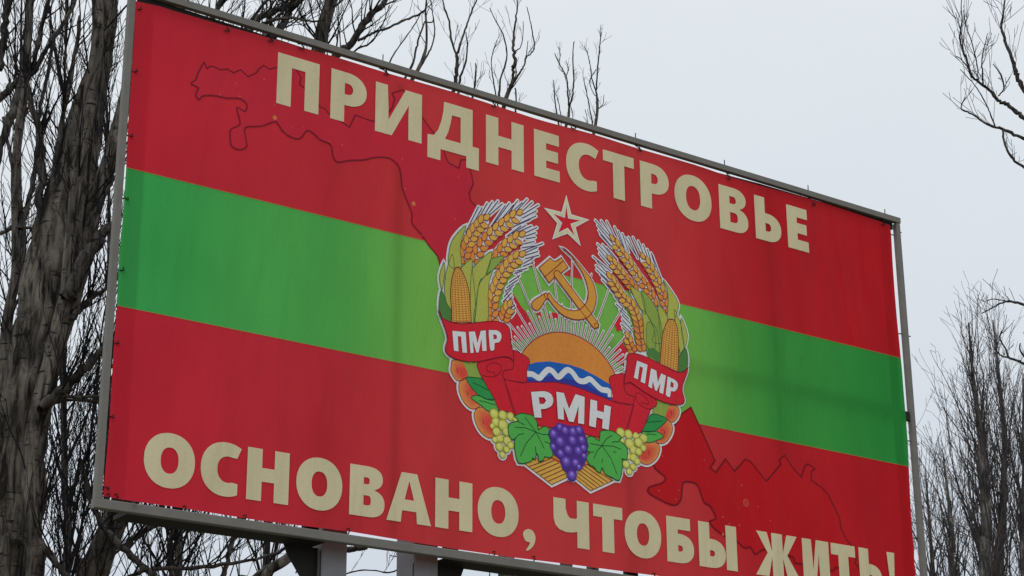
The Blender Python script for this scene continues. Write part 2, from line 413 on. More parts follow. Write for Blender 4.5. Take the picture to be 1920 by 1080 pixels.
RL, RM, RR = (159, 30, 43), (164, 46, 48), (148, 15, 23)  # print reds; the right one is darkened for the weaker light at that end
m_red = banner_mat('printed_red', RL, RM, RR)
m_green = banner_mat('printed_green', (46, 131, 64), (99, 150, 64), (30, 110, 45))  # right green likewise carries the dimmer light in its colour
top_e = [(254, 2), (300, 12), (325, 20), (425, 49), (480, 64), (560, 87), (640, 110), (730, 138), (855, 174), (960, 208), (1020, 227), (1110, 251), (1199, 279), (1300, 308), (1365, 330), (1440, 352), (1540, 379), (1667, 421)]
right_up = [(1669, 425), (1671, 440), (1673, 480), (1677, 540), (1682, 600), (1686, 640), (1689, 671)]
right_mid = [(1691, 690), (1694, 730), (1699, 790), (1702, 830), (1704, 874)]
right_low = [(1706, 920), (1708, 960), (1712, 1010), (1715, 1060)]
left_up = [(238, 314), (238, 275), (242, 205), (246, 150), (251, 70)]
left_mid = [(220, 573), (220, 535), (226, 457), (231, 400)]
left_low = [(194, 930), (197, 885), (204, 809), (208, 740), (213, 652)]
bot_e = [(194, 930), (217, 935), (345, 953), (480, 975), (560, 985), (652, 996), (850, 1029), (960, 1045), (1060, 1057), (1220, 1078)]
br = uv(1716, 1075); bl_ = uv(1220, 1078)
botv = [uv(*p) for p in bot_e] + [(4.6, bl_[1] + .005), (5.4, bl_[1]), (br[0] + .012, bl_[1])]
g1 = [uv(236.5, 314), uv(1689, 671.5)]; g2 = [uv(219.5, 573), uv(1704, 875)]
def lerp_line(a, b_, n): return [(a[0] + (b_[0] - a[0]) * i / n, a[1] + (b_[1] - a[1]) * i / n) for i in range(n + 1)]
L1 = lerp_line(g1[0], g1[1], 12); L2 = lerp_line(g2[0], g2[1], 12)
up = [*smooth([uv(*p) for p in top_e], False, 3), *smooth([uv(*p) for p in right_up[:-1]], False, 2), *L1[::-1], *[uv(*p) for p in left_up[1:]]]
mid = [*L1, *[uv(*p) for p in right_mid[:-1]], *L2[::-1], *[uv(*p) for p in left_mid[1:]]]
low = [*L2, *[uv(*p) for p in right_low], *botv[::-1], *[uv(*p) for p in left_low[1:]]]
def sheet(ring, mat, name, label):
    """cloth sheet with front face at the print plane"""
    p = Pr(0); p.fill(ring, mat)
    for i, v in enumerate(p.v): p.v[i] = (v[0], 0.0, v[2])
    return p.build(name, banner, label)
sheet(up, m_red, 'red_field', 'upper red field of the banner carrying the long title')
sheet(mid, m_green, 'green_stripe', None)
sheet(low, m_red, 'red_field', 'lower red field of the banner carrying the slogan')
# folded hem round the edge: a second thickness of vinyl on the back
hw = .115
def inset(p, dx, dz): return (p[0] + dx, p[1] + dz)
tl = uv(254, 2); bl = uv(194, 930); tr_ = uv(1669, 425); brr = botv[-1]
for quad in ([inset(bl, .02, 0), inset(bl, hw, 0), inset(tl, hw, 0), inset(tl, .02, 0)], [inset(tr_, -hw, 0), inset(brr, -hw, 0), inset(brr, -.03, 0), inset(tr_, -.03, 0)]):
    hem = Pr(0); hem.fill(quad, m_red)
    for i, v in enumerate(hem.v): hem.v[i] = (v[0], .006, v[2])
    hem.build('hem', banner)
# thin yellow keyline where red meets green
key = print_mat('keyline', (135, 100, 52))
for a, nm in ((L1, 'keyline'), (L2, 'keyline')): Pr(.2).stroke(a, .0028, key, cap=False).build(nm, banner)

# ---- map of the territory
m_map_u = print_mat('map_red_upper', (154, 30, 44), .02); m_map_l = print_mat('map_red_lower', (147, 15, 22), .02); m_map_line = print_mat('map_line', (98, 20, 30)); m_map_line2 = print_mat('map_line_lower', (98, 12, 20))
mu_a = [(382, 117), (388, 129), (393, 125), (400, 125), (412, 131), (427, 130), (437, 137), (451, 131), (465, 144), (480, 137), (485, 130), (494, 123), (505, 130), (517, 127), (540, 122), (554, 129), (564, 145), (561, 159), (570, 165), (582, 180), (599, 200), (610, 205), (616, 214), (625, 222), (636, 226), (655, 239), (666, 216), (687, 224), (700, 228), (712, 220), (725, 215), (735, 203), (740, 185), (735, 175), (755, 169), (775, 195), (792, 221), (810, 246), (826, 262), (832, 285), (840, 305), (860, 316), (864, 300), (875, 300), (884, 329), (887, 345), (879, 362), (882, 377), (892, 387)]
mu_b = [(382, 117), (370, 140), (367, 150), (358, 157), (372, 165), (367, 177), (373, 187), (380, 180), (400, 179), (425, 184), (450, 185), (462, 195), (462, 205), (457, 209), (447, 202), (444, 205), (450, 230), (445, 237), (432, 244), (432, 265), (435, 275), (450, 281), (462, 275), (461, 262), (459, 240), (480, 237), (492, 236), (515, 228), (522, 234), (530, 246), (545, 257), (562, 260), (575, 245), (587, 250), (600, 262), (617, 269), (622, 277), (624, 292), (632, 304), (655, 301), (680, 300), (705, 295), (730, 297), (747, 311), (752, 332), (755, 355), (765, 382), (772, 400), (773, 420), (790, 440), (805, 462), (820, 480), (825, 500)]
ring = PX(mu_a + [(880, 440), (860, 520)] + mu_b[::-1][:-1])
mp = Pr(.4).fill(ring, m_map_u).stroke(PX(mu_a), .0095, m_map_line, .3).stroke(smooth(PX(mu_b), False, 3), .0095, m_map_line, .3)
ml_a = [(1262, 800), (1270, 790), (1278, 776), (1295, 764), (1316, 810), (1340, 864), (1331, 877), (1342, 886), (1360, 861), (1377, 884), (1397, 861), (1407, 866), (1436, 902), (1440, 899), (1464, 870), (1461, 862), (1471, 854), (1485, 876), (1502, 895), (1509, 874), (1515, 870), (1527, 879), (1521, 884), (1520, 900), (1540, 914), (1552, 927), (1574, 972), (1576, 990), (1587, 1012), (1597, 1024), (1605, 1047), (1602, 1056), (1610, 1064)]
ml_b = [(1224, 869), (1230, 880), (1247, 895), (1242, 905), (1225, 911), (1216, 915), (1217, 925), (1247, 942), (1266, 947), (1276, 937), (1278, 920), (1280, 907), (1287, 903), (1305, 907), (1312, 920), (1320, 942), (1332, 950), (1342, 972), (1330, 979), (1350, 1000), (1382, 1016), (1395, 1027), (1407, 1026), (1416, 1039), (1432, 1030), (1460, 1035), (1487, 1045), (1490, 1055), (1503, 1057), (1530, 1062), (1560, 1070), (1566, 1064), (1574, 1066), (1590, 1072)]
mpl = Pr(.4)
mpl.fill(PX(ml_a + ml_b[::-1] + [(1215, 840)]), m_map_l).stroke(PX(ml_a), .0125, m_map_line2, .3).stroke(smooth(PX(ml_b), False, 3), .0125, m_map_line2, .3)
dots = print_mat('map_dot', (160, 70, 56)); dots2 = print_mat('map_dot_gold', (160, 92, 50))
def disc(cx, cy, r, k=14): return [(cx + r * math.cos(2 * math.pi * i / k), cy + r * math.sin(2 * math.pi * i / k)) for i in range(k)]
for x, y, r in ((515, 221, .014), (775, 382, .014), (442, 157, .005), (412, 177, .005), (449, 181, .005), (495, 149, .006), (641, 272, .006), (514, 197, .004), (547, 238, .004), (568, 238, .004), (617, 265, .004), (754, 299, .005), (759, 354, .005), (859, 332, .005), (853, 411, .005), (792, 442, .004), (1242, 855, .005), (1320, 862, .005), (1390, 910, .005), (1235, 920, .005), (1272, 920, .005), (1267, 936, .005), (1421, 950, .005), (1444, 976, .005), (1355, 969, .006), (1386, 985, .006), (1367, 982, .006), (1355, 1002, .011), (1337, 1004, .005), (1470, 1008, .005)):
    (mp if y < 500 else mpl).fill(disc(*uv(x, y), r), dots2 if y < 500 and r > .01 else dots, .6)
mpl.stroke(disc(*uv(1398, 943), .022, 24), .005, dots, .6, closed=True).stroke(disc(*uv(1398, 943), .010, 14), .005, dots, .6, closed=True)
mp.build('map_outline', banner); mpl.build('map_outline', banner)

# ---- lettering
beige = print_mat('printed_beige', (163, 153, 123), .025)
def arc(cx, cy, rx, ry, a0, a1, n=14, p=1.0):
    o = []
    for i in range(n + 1):
        a = R(a0 + (a1 - a0) * i / n); c, s = math.cos(a), math.sin(a)
        o.append((cx + rx * math.copysign(abs(c) ** p, c), cy + ry * math.copysign(abs(s) ** p, s)))
    return o
def glyph(ch, w, h, s, t):
    """outlines in a w x h box; s stem width, t bar thickness"""
    o = .013 * h
    if ch == 'П': return [[(0, 0), (s, 0), (s, h - t), (w - s, h - t), (w - s, 0), (w, 0), (w, h), (0, h)]]
    if ch == 'Н': m = h * .5; return [[(0, 0), (s, 0), (s, m - t * .48), (w - s, m - t * .48), (w - s, 0), (w, 0), (w, h), (w - s, h), (w - s, m + t * .52), (s, m + t * .52), (s, h), (0, h)]]
    if ch == 'Е': m = h * .51; return [[(0, 0), (w, 0), (w, t), (s, t), (s, m - t / 2), (w * .94, m - t / 2), (w * .94, m + t / 2), (s, m + t / 2), (s, h - t), (w * .985, h - t), (w * .985, h), (0, h)]]
    if ch == 'Т': c = w / 2; return [[(c - s / 2, 0), (c + s / 2, 0), (c + s / 2, h - t), (w, h - t), (w, h), (0, h), (0, h - t), (c - s / 2, h - t)]]
    if ch == 'И': return [[(0, 0), (s * 1.25, 0), (w - s, h * .70), (w - s * 1.02, h * .45), (w - s, 0), (w, 0), (w, h), (w - s * 1.25, h), (s, h * .30), (s * .98, h * .55), (s * .9, h), (0, h)]]
    if ch == 'О': return [arc(w / 2, h / 2, w / 2, h / 2 + o, 0, 360, 44, .94)[:-1], arc(w / 2, h / 2, w / 2 - s * 1.06, h / 2 + o - t * 1.02, 0, 360, 40, .90)[:-1]]
    if ch == 'С':
        a = arc(w * .62, h / 2, w * .62, h / 2 + o, 62, 298, 34, .93)
        b_ = arc(w * .68, h / 2, w * .68 - s * 1.08, h / 2 + o - t, 292, 72, 30, .92)
        return [[(w, h * .93)] + a + [(w * .93, h * .045), (w * .93, h * .25)] + b_ + [(w * .90, h * .735)]]
    if ch == 'Р':
        yb = h * .34; c = (h + yb) / 2
        return [[(0, 0), (s, 0), (s, yb)] + arc(w * .45, c, w * .55, (h - yb) / 2, -90, 90, 18, .92) + [(0, h)],
                [(s, yb + t * .93), (s, h - t * .93)] + arc(w * .47, c, w * .53 - s * 1.0, (h - yb) / 2 - t * .93, 90, -90, 12, .9)]
    if ch == 'В':
        ym = h * .53
        return [[(0, 0)] + arc(w * .55, ym * .5 + .01 * h, w * .45, ym * .5 + .01 * h, -90, 72, 14, .88) + arc(w * .52, (h + ym) / 2, w * .42, (h - ym) / 2, -62, 90, 13, .9) + [(0, h)],
                [(s, t * .85), (s, ym - t * .42)] + arc(w * .52, (t * .85 + ym - t * .42) / 2, w * .48 - s * 1.0, (ym - t * 1.27) / 2, 90, -90, 10, .85),
                [(s, ym + t * .42), (s, h - t * .85)] + arc(w * .5, (h - t * .85 + ym + t * .42) / 2, w * .45 - s * .98, (h - ym - t * 1.27) / 2, 90, -90, 10, .85)]
    if ch in 'ЬБ':
        yt = h * .64; c = yt / 2
        outl = [(0, 0)] + arc(w * .47, c, w * .53, c, -90, 90, 18, .9)
        outl += [(s, yt), (s, h - t), (w * .88, h - t), (w * .88, h), (0, h)] if ch == 'Б' else [(s, yt), (s, h), (0, h)]
        return [outl, [(s, t * .95), (s, yt - t * .95)] + arc(w * .48, c, w * .52 - s * 1.0, c - t * .95, 90, -90, 12, .88)]
    if ch == 'Д':
        fz = -h * .23
        return [[(0, fz), (s, fz), (s, 0), (w - s, 0), (w - s, fz), (w, fz), (w, t), (w - s * .50, t), (w - s * .50, h), (w * .31, h), (w * .30, h * .8), (w * .26, h * .58), (w * .20, h * .38), (w * .12, t * 1.06), (0, t)],
                [(w * .335, t), (w * .40, h * .40), (w * .44, h * .58), (w * .47, h - t), (w - s * 1.45, h - t), (w - s * 1.45, t)]]
    if ch == 'А':
        return [[(0, 0), (s * 1.05, 0), (w * .345, h * .235), (w * .665, h * .235), (w - s * 1.05, 0), (w, 0), (w * .675, h), (w * .325, h)],
                [(w * .40, h * .235 + t * .85), (w * .50, h * .84), (w * .61, h * .235 + t * .85)]]
    if ch == 'Ч':
        y0 = h * .36
        return [[(w - s, 0), (w, 0), (w, h), (w - s, h), (w - s, y0 + t * 1.02)] + [(w * .62, y0 + t * .93), (w * .46, y0 + t * .92), (s * 1.16, y0 + t * 1.15), (s, y0 + t * 1.65), (s, h), (0, h), (0, h * .56), (w * .05, h * .42), (w * .16, h * .34), (w * .34, h * .30), (w * .5, h * .305), (w - s, h * .335)]]
    if ch == 'Ж':
        c = w / 2; q = s * .52
        return [[(c - q, 0), (c + q, 0), (c + q, h * .45), (w - s * 1.25, 0), (w, 0), (w * .72, h * .53), (w * .955, h), (w - s * 1.2, h), (c + q, h * .57), (c + q, h), (c - q, h), (c - q, h * .57), (s * 1.2, h), (w * .045, h), (w * .28, h * .53), (0, 0), (s * 1.25, 0), (c - q, h * .45)]]
    if ch == '!':
        c = w / 2
        return [[(w * .22, h * .30), (w * .80, h * .30), (w, h), (0, h)], arc(c, w * .46, w * .46, w * .46, 0, 360, 16)[:-1]]
def word(items, topl, topr, basl, basr, s, t):
    def lnv(a, b_, u): return a[1] + (b_[1] - a[1]) * (u - a[0]) / (b_[0] - a[0])
    A, B, Cc, D = uv(*topl), uv(*topr), uv(*basl), uv(*basr)
    for ch, (l, r) in items:
        u0 = uv(*l)[0]; u1 = uv(*r)[0]; w = u1 - u0
        vt = lnv(A, B, (u0 + u1) / 2); vb = lnv(Cc, D, (u0 + u1) / 2); h = vt - vb
        sl = (lnv(Cc, D, u1) - lnv(Cc, D, u0)) / w
        if ch == 'Ы':
            gl = [(0, glyph('Ь', w * .70, h, s, t)), (w - s, [[(0, 0), (s, 0), (s, h), (0, h)]])]
        else: gl = [(0, glyph(ch, w, h, s, t))]
        p = Pr(2)
        for dx, rings in gl:
            if ch == '!':
                for rg in rings: p.fill([(u0 + x, vb + y) for x, y in rg], beige)
            else:
                p.fill([[(u0 + dx + x, vb + y + sl * (x + dx - w / 2)) for x, y in rg] for rg in rings], beige)
        p.build('letter', banner)
top_word = [('П', ((519.2, 146.7), (597.6, 166.7))), ('Р', ((619.7, 175), (687, 176.7))), ('И', ((703.3, 196.7), (790.3, 221.7))), ('Д', ((800.8, 278.3), (897.3, 305))),
            ('Н', ((910.5, 260), (981.4, 280))), ('Е', ((1000.8, 286.7), (1048.5, 300))), ('С', ((1060.8, 305), (1121.5, 290))), ('Т', ((1129.7, 291.7), (1187.5, 306.7))), ('Р', ((1200, 345), (1253.3, 345))),
            ('О', ((1263.8, 356.7), (1333.7, 390))), ('В', ((1348, 386.7), (1402.5, 420))), ('Ь', ((1414.7, 403.3), (1464.2, 433.3))), ('Е', ((1475.3, 423.3), (1514.5, 440)))]
word(top_word, (521, 98), (1473.3, 383), (517.7, 193.3), (1477.5, 463.5), .0945, .077)
bot_word = [('О', ((269.2, 858.3), (365.5, 861.7))), ('С', ((375.8, 875), (452.8, 840.8))), ('Н', ((462.5, 886.7), (541.3, 896.7))), ('О', ((555, 900), (641.2, 910))), ('В', ((655, 915), (720.5, 940))),
            ('А', ((723.8, 970), (807.5, 985))), ('Н', ((815.5, 942.5), (885, 955))), ('О', ((895, 957.5), (971.7, 970))), ('Ч', ((1037, 945), (1103.8, 985))), ('Т', ((1111.3, 955), (1166, 965))),
            ('О', ((1170.5, 995), (1239.3, 1015))), ('Б', ((1249.5, 1010), (1300.8, 1035))), ('Ы', ((1309.5, 1020), (1380.8, 1027.5))), ('Ж', ((1415.0, 1033), (1498.5, 1041.7))),
            ('И', ((1504.2, 1041.7), (1553.8, 1046.7))), ('Т', ((1557, 1028.3), (1602, 1033.3))), ('Ь', ((1610, 1050), (1653, 1076.7))), ('!', ((1660.3, 1021.7), (1674.7, 1023.3)))]
word(bot_word, (466.3, 838), (1413.8, 994.0), (460.3, 935.8), (1251.3, 1052.5), .0905, .0765)
Pr(2).fill(smooth([uv(960 + a / 4, 810 + b_ / 4) for a, b_ in ((80, 770), (90, 742), (120, 728), (155, 745), (173, 790), (165, 840), (140, 875), (110, 892), (105, 882), (125, 850), (130, 828), (100, 818))], True, 3), beige).build('comma', banner)

# ================================================================== COAT OF ARMS
WH = print_mat('print_white', (188, 184, 188)); WT = print_mat('print_text_white', (182, 182, 182))
NV = print_mat('print_navy', (58, 52, 84)); DR = print_mat('print_dark_red', (112, 34, 36)); GO = print_mat('print_gold', (174, 134, 60)); OR = print_mat('print_orange', (172, 112, 48))
YG = print_mat('print_leaf_yellow', (139, 141, 64)); YG2 = print_mat('print_leaf_olive', (112, 130, 58)); DGn = print_mat('print_leaf_dark', (62, 100, 50)); DGl = print_mat('print_leaf_line', (52, 86, 48))
RD = print_mat('print_ribbon_red', (166, 28, 40)); RDd = print_mat('print_ribbon_shade', (142, 24, 34)); RDl = print_mat('print_ribbon_line', (98, 18, 30))
BL = print_mat('print_blue', (24, 74, 142)); BL2 = print_mat('print_blue_dark', (42, 44, 120)); VG = print_mat('print_vine_green', (66, 138, 62)); VG2 = print_mat('print_vine_green_dark', (38, 116, 60)); VL = print_mat('print_vine_line', (24, 62, 36))
PU = print_mat('print_purple', (62, 38, 108)); PU2 = print_mat('print_purple_light', (92, 70, 148)); PU3 = print_mat('print_purple_spot', (122, 104, 170))
GR = print_mat('print_grape', (158, 158, 72)); GR2 = print_mat('print_grape_light', (172, 172, 92)); GRl = print_mat('print_grape_line', (118, 112, 44))
PE = print_mat('print_peach', (176, 110, 58)); PE2 = print_mat('print_peach_red', (172, 62, 50)); ST = print_mat('print_star', (172, 166, 120)); RAY = print_mat('print_ray', (132, 58, 68)); BRN = print_mat('print_brown', (104, 50, 34)); SUNO = print_mat('print_sun', (176, 108, 48)); SUNO2 = print_mat('print_sun_low', (176, 92, 52))
MR = print_mat('print_patch_red', (164, 30, 44))

halo = Pr(3)
emblem_root = None
subs = []
LW = .0058
def shape(name, pts, fillm, linem=None, lw=LW, layer=5, hal=True, sm=True, k=3, extra=None, label=None):
    p = Pr(layer); q = smooth(pts, True, k) if sm else pts
    p.fill(q, fillm)
    if linem: p.stroke(q, lw, linem, .35, closed=True)
    if extra: extra(p)
    if hal: halo.stroke(q, .030, WH, 0, closed=True)
    subs.append((name, p, label)); return p

# green/red ground patches seen between the rays
for cf_, q_ in ((CG, [(100, 510), (160, 590), (220, 690), (270, 750), (330, 860), (360, 900), (420, 960), (200, 1080), (60, 1080), (80, 700)]), (CG, [(385, 740), (430, 735), (455, 850), (420, 860)]), (CG, [(540, 750), (640, 770), (660, 830), (520, 820)]),
                 (CB, [(545, 960), (580, 900), (615, 935), (600, 1000), (565, 1015)]), (CD, [(455, 285), (500, 235), (540, 320), (540, 440), (440, 380)])):
    subs.append(('map_patch', Pr(2.4).fill(cf_(q_), MR), None))
if 0: pt = Pr(2.4); pt.fill(CG([(100, 510), (160, 590), (220, 690), (270, 750), (330, 860), (360, 900), (420, 960), (200, 1080), (60, 1080), (80, 700)]), MR)
if 0: pt.fill(CG([(385, 740), (430, 735), (455, 850), (420, 860)]), MR).fill(CG([(540, 750), (640, 770), (660, 830), (520, 820)]), MR)
if 0: pt.fill(CB([(545, 960), (580, 900), (615, 935), (600, 1000), (565, 1015)]), MR).fill(CD([(455, 285), (500, 235), (540, 320), (540, 440), (440, 380)]), MR)

# rays and sun (a true circle on the cloth)
pa, pb, pc = uv(979, 661), uv(1053, 623.5), uv(1151, 700)
def circ(a, b_, c):
    d = 2 * (a[0] * (b_[1] - c[1]) + b_[0] * (c[1] - a[1]) + c[0] * (a[1] - b_[1]))
    q = [x[0] ** 2 + x[1] ** 2 for x in (a, b_, c)]
    ux = (q[0] * (b_[1] - c[1]) + q[1] * (c[1] - a[1]) + q[2] * (a[1] - b_[1])) / d
    uy = (q[0] * (c[0] - b_[0]) + q[1] * (a[0] - c[0]) + q[2] * (b_[0] - a[0])) / d
    return ux, uy, math.hypot(a[0] - ux, a[1] - uy)
SX, SY, SR = circ(pa, pb, pc)
nr = 57
longs = {i: 1.42 + .68 * math.sin(math.pi * i / 56) + .06 * (i % 2) for i in range(2, 56, 3)}

for i in range(nr):
    a = R(186 - 190 * i / (nr - 1)); L = longs.get(i, 1.20 + .07 * ((i * 7) % 5) / 2)
    if i not in longs and (i % 4) == 3: L += .1
    c, s = math.cos(a), math.sin(a)
    q = [(SX + c * SR * .97, SY + s * SR * .97), (SX + c * SR * L, SY + s * SR * L)]
    subs.append(('sun_ray', Pr(3.6 + (.3 if i % 2 else 0)).stroke(q, .0165, WH).stroke([q[0], (SX + c * SR * (L - .015), SY + s * SR * (L - .015))], .0058, RAY, .6), None))
p = Pr(5); p.fill(disc(SX, SY, SR, 56), SUNO).stroke(disc(SX, SY, SR, 56), LW, DR, .3, closed=True)
subs.append(('sun', p, None))
# river
p = Pr(6)
p.fill(CC([(775, 655), (785, 560), (790, 515), (850, 498), (950, 490)]) + PX([(1040, 680), (1065, 684), (1090, 692), (1115, 705), (1144, 722), (1146, 730), (1146, 752), (1115, 742), (1090, 732), (1065, 724), (1040, 719), (1010, 718)]), BL)
p.fill(CC([(775, 655), (780, 625), (860, 640), (960, 600), (1080, 625)]) + PX([(1070, 712), (1100, 722), (1146, 750), (1115, 742), (1090, 732), (1065, 724), (1040, 719), (1010, 718)]), BL2, .3)
p.stroke(smooth(CC([(775, 588), (820, 592), (870, 620), (905, 588), (940, 556), (975, 568)]) + CD([(12, 506), (34, 504), (60, 478), (92, 456), (130, 478), (170, 532), (215, 542), (258, 525), (300, 562), (345, 602), (400, 615), (412, 660)]), False, 4), .037, WT, .8, cap=False)
subs.append(('river', p, None))

# wheat
def along(pts, n):
    ln = [0]
    for i in range(1, len(pts)): ln.append(ln[-1] + math.dist(pts[i], pts[i - 1]))
    o = []
    for q in range(n + 1):
        t = ln[-1] * q / n; i = 1
        while i < len(ln) - 1 and ln[i] < t: i += 1
        k = (t - ln[i - 1]) / max(1e-9, ln[i] - ln[i - 1]); a, b_ = pts[i - 1], pts[i]
        o.append(((a[0] + (b_[0] - a[0]) * k, a[1] + (b_[1] - a[1]) * k), math.atan2(b_[1] - a[1], b_[0] - a[0])))
    return o
def lens(x, y, a, L, w):
    o = []
    for t, s_ in ((0, 0), (.12, .62), (.3, .95), (.5, 1), (.7, .82), (.88, .42), (1, 0), (.88, -.42), (.7, -.82), (.5, -1), (.3, -.95), (.12, -.62)):
        px_, py_ = t * L, s_ * w / 2; o.append((x + px_ * math.cos(a) - py_ * math.sin(a), y + px_ * math.sin(a) + py_ * math.cos(a)))
    return o
def ear(axis, n, gL=.080, gW=.043, side=1, layer=6):
    n = int(n * 1.1 + .5)
    ax = along(smooth(axis, False, 4), n); p = Pr(layer)
    for i, ((x, y), a) in enumerate(ax):
        last = i == n
        for q_, (da, off) in enumerate([(0, 0)] if last else [(-.78 * side, -.004 * side), (.30 * side, .007 * side)]):
            bx, by = x - off * math.sin(a), y + off * math.cos(a)
            L = gL * (.95 if q_ else .84); w = gW; z_ = .09 * i + .045 * q_
            p.fill(lens(bx, by, a + da, L, w), DR, z_)
            p.fill(lens(bx + .005 * math.cos(a + da), by + .005 * math.sin(a + da), a + da, L - .010, w - .0105), GO if i > n * .35 else OR, z_ + .03)
    halo.stroke([q[0] for q in ax], .085, WH)
    subs.append(('wheat_ear', p, None))
awns = []
def awn(cf, segs):
    for a, b_ in segs: awns.append((cf([a])[0], cf([b_])[0]))
awn(CA, [((300, 400), (400, 200)), ((340, 370), (428, 208)), ((380, 330), (468, 172)), ((420, 300), (508, 162)), ((450, 290), (552, 156)), ((480, 270), (585, 178)),
         ((480, 380), (608, 190)), ((500, 360), (640, 172)), ((560, 320), (672, 186)), ((600, 300), (705, 152)), ((640, 260), (740, 168)), ((690, 240), (778, 142)), ((730, 245), (818, 164)), ((745, 260), (866, 186)), ((740, 290), (850, 232)), ((720, 330), (848, 272)), ((660, 360), (800, 300)),
         ((620, 430), (730, 350)), ((660, 410), (768, 345)), ((700, 400), (812, 350)), ((740, 415), (855, 362)), ((765, 430), (846, 402)), ((770, 450), (842, 438)), ((750, 490), (835, 470)), ((740, 520), (840, 505)), ((700, 560), (900, 486)), ((740, 570), (856, 516)), ((760, 580), (862, 548)), ((765, 605), (868, 578)), ((755, 640), (826, 598)), ((745, 665), (826, 634)), ((700, 700), (778, 680)), ((680, 720), (740, 700)),
         ((640, 790), (722, 735)), ((620, 830), (705, 770)), ((610, 860), (672, 810)), ((600, 900), (655, 838)), ((590, 940), (655, 872)), ((590, 980), (662, 902)), ((620, 990), (668, 940)), ((640, 1000), (682, 965)), ((645, 1030), (685, 990)), ((650, 1060), (680, 1020))])
awn(CB, [((520, 380), (415, 265)), ((540, 390), (455, 268)), ((560, 410), (492, 272)), ((540, 430), (430, 300)), ((530, 450), (438, 335)), ((520, 440), (450, 362)), ((600, 440), (545, 310)), ((610, 450), (570, 340)), ((640, 480), (598, 356)), ((700, 520), (640, 380)), ((690, 500), (620, 385)), ((725, 500), (670, 380)), ((745, 510), (705, 405)), ((770, 520), (738, 432)), ((790, 540), (766, 462)), ((820, 580), (792, 486)), ((860, 660), (800, 500)),
         ((520, 520), (430, 425)), ((540, 520), (465, 430)), ((560, 530), (492, 450)), ((520, 560), (438, 458)), ((510, 570), (442, 490)), ((520, 610), (400, 510)), ((510, 640), (428, 540)), ((520, 660), (420, 572)), ((520, 690), (424, 600)), ((540, 720), (450, 632)), ((560, 760), (462, 668)), ((580, 800), (490, 700)), ((600, 830), (520, 740)), ((600, 850), (545, 780)), ((620, 890), (556, 830)), ((640, 930), (580, 870)), ((650, 960), (596, 905)), ((655, 1000), (598, 935)), ((660, 1030), (592, 965)), ((665, 1055), (600, 990)), ((660, 1075), (610, 1020))])
for k_, (a, b_) in enumerate(awns):
    subs.append(('wheat_awn', Pr(3.8 + .3 * (k_ % 2)).stroke([a, b_], .026, WH).stroke([a, b_], .0068, NV, .8), None))
ear(CA([(285, 655), (290, 560), (320, 470), (370, 380), (440, 305)]), 7)
ear(CA([(360, 640), (395, 540), (470, 440), (560, 360), (695, 262)]), 8)
ear(CA([(500, 660), (545, 585), (600, 515), (660, 470), (715, 430)]), 5)
ear(CA([(495, 1240), (500, 1080), (505, 930), (540, 810), (590, 710), (650, 635), (715, 585)]), 12, .082, .044)
ear(CC([(590, 180), (600, 130), (628, 70)]), 3)
ear(CB([(820, 850), (790, 760), (740, 690), (690, 620), (650, 560), (600, 490), (545, 410)]), 9, .074, .041, -1)
ear(CB([(895, 900), (885, 830), (865, 750), (840, 690), (800, 610), (750, 530)]), 7, .074, .041, -1)
ear(CB([(700, 750), (650, 690), (600, 630), (530, 545)]), 5, .074, .041, -1)
ear(CD([(655, 320), (640, 210), (625, 110), (590, 0)]) + CB([(600, 780), (560, 720), (525, 665)]), 12, .076, .041, -1)
ear(CD([(595, 330), (570, 280), (550, 225)]), 3, .07, .041, -1)

# maize: husks and cobs
def husk(cf, pts, m=YG, label=None): shape('husk_leaf', cf(pts), m, DGl, .0045, 7.5, True, True, 3)
husk(CA, [(300, 350), (240, 400), (190, 470), (168, 560), (165, 640), (200, 680), (262, 680), (262, 600), (255, 520), (272, 440)])
husk(CA, [(195, 570), (160, 660), (140, 750), (135, 860), (150, 950), (190, 1000), (185, 850), (210, 700)])
husk(CA, [(130, 635), (95, 740), (112, 850), (126, 780), (136, 700)])
husk(CA, [(110, 850), (92, 940), (98, 1020), (130, 1085), (190, 1100), (190, 1020), (150, 950)], DGn)
husk(CA, [(345, 608), (290, 650), (262, 690), (300, 770), (325, 870), (335, 1085), (365, 1085), (372, 900), (350, 700)])
husk(CA, [(500, 550), (430, 600), (370, 660), (345, 700), (335, 850), (338, 1085), (370, 1085), (400, 800), (452, 740), (485, 650)], YG)
husk(CA, [(595, 583), (500, 608), (480, 650), (455, 735), (500, 702), (560, 640)], YG2)
husk(CA, [(505, 700), (440, 750), (395, 830), (380, 950), (360, 1085), (468, 1100), (472, 900), (482, 780)], YG)
for q, m_ in ((CC([(355, -80), (470, -60), (466, 178), (345, 188), (352, 100)]), YG2), (CC([(105, 60), (188, 40), (190, 182), (120, 150)]), DGn)): shape('husk_leaf', q, m_, None, .0045, 7.2, False, False)
shape('husk_leaf', CD([(690, 30), (760, 60), (840, 60), (920, 100), (925, 380), (920, 465), (780, 405), (690, 345), (680, 180)]), YG2, DGl, .0045, 7.1)
shape('husk_leaf', CD([(690, 300), (735, 290), (780, 330), (782, 406), (690, 345)]), DGn, None, .0045, 8.4, False, False)
husk(CB, [(873, 668), (900, 740), (905, 830), (900, 930), (940, 945), (962, 890), (975, 830), (940, 760)])
husk(CB, [(648, 713), (700, 740), (730, 765), (750, 850), (748, 900), (700, 830)])
husk(CB, [(725, 740), (780, 790), (830, 870), (855, 960), (870, 1085), (800, 1085), (810, 1000), (750, 880), (730, 800)], YG2)
husk(CB, [(730, 870), (780, 930), (810, 1000), (822, 1085), (800, 1150), (745, 1085), (740, 980)])
husk(CD, [(690, 100), (740, 120), (770, 200), (782, 320), (775, 360), (700, 320), (680, 200)], YG2)
husk(CB, [(838, 838), (890, 900), (900, 945), (875, 1020), (860, 1085), (845, 960)])
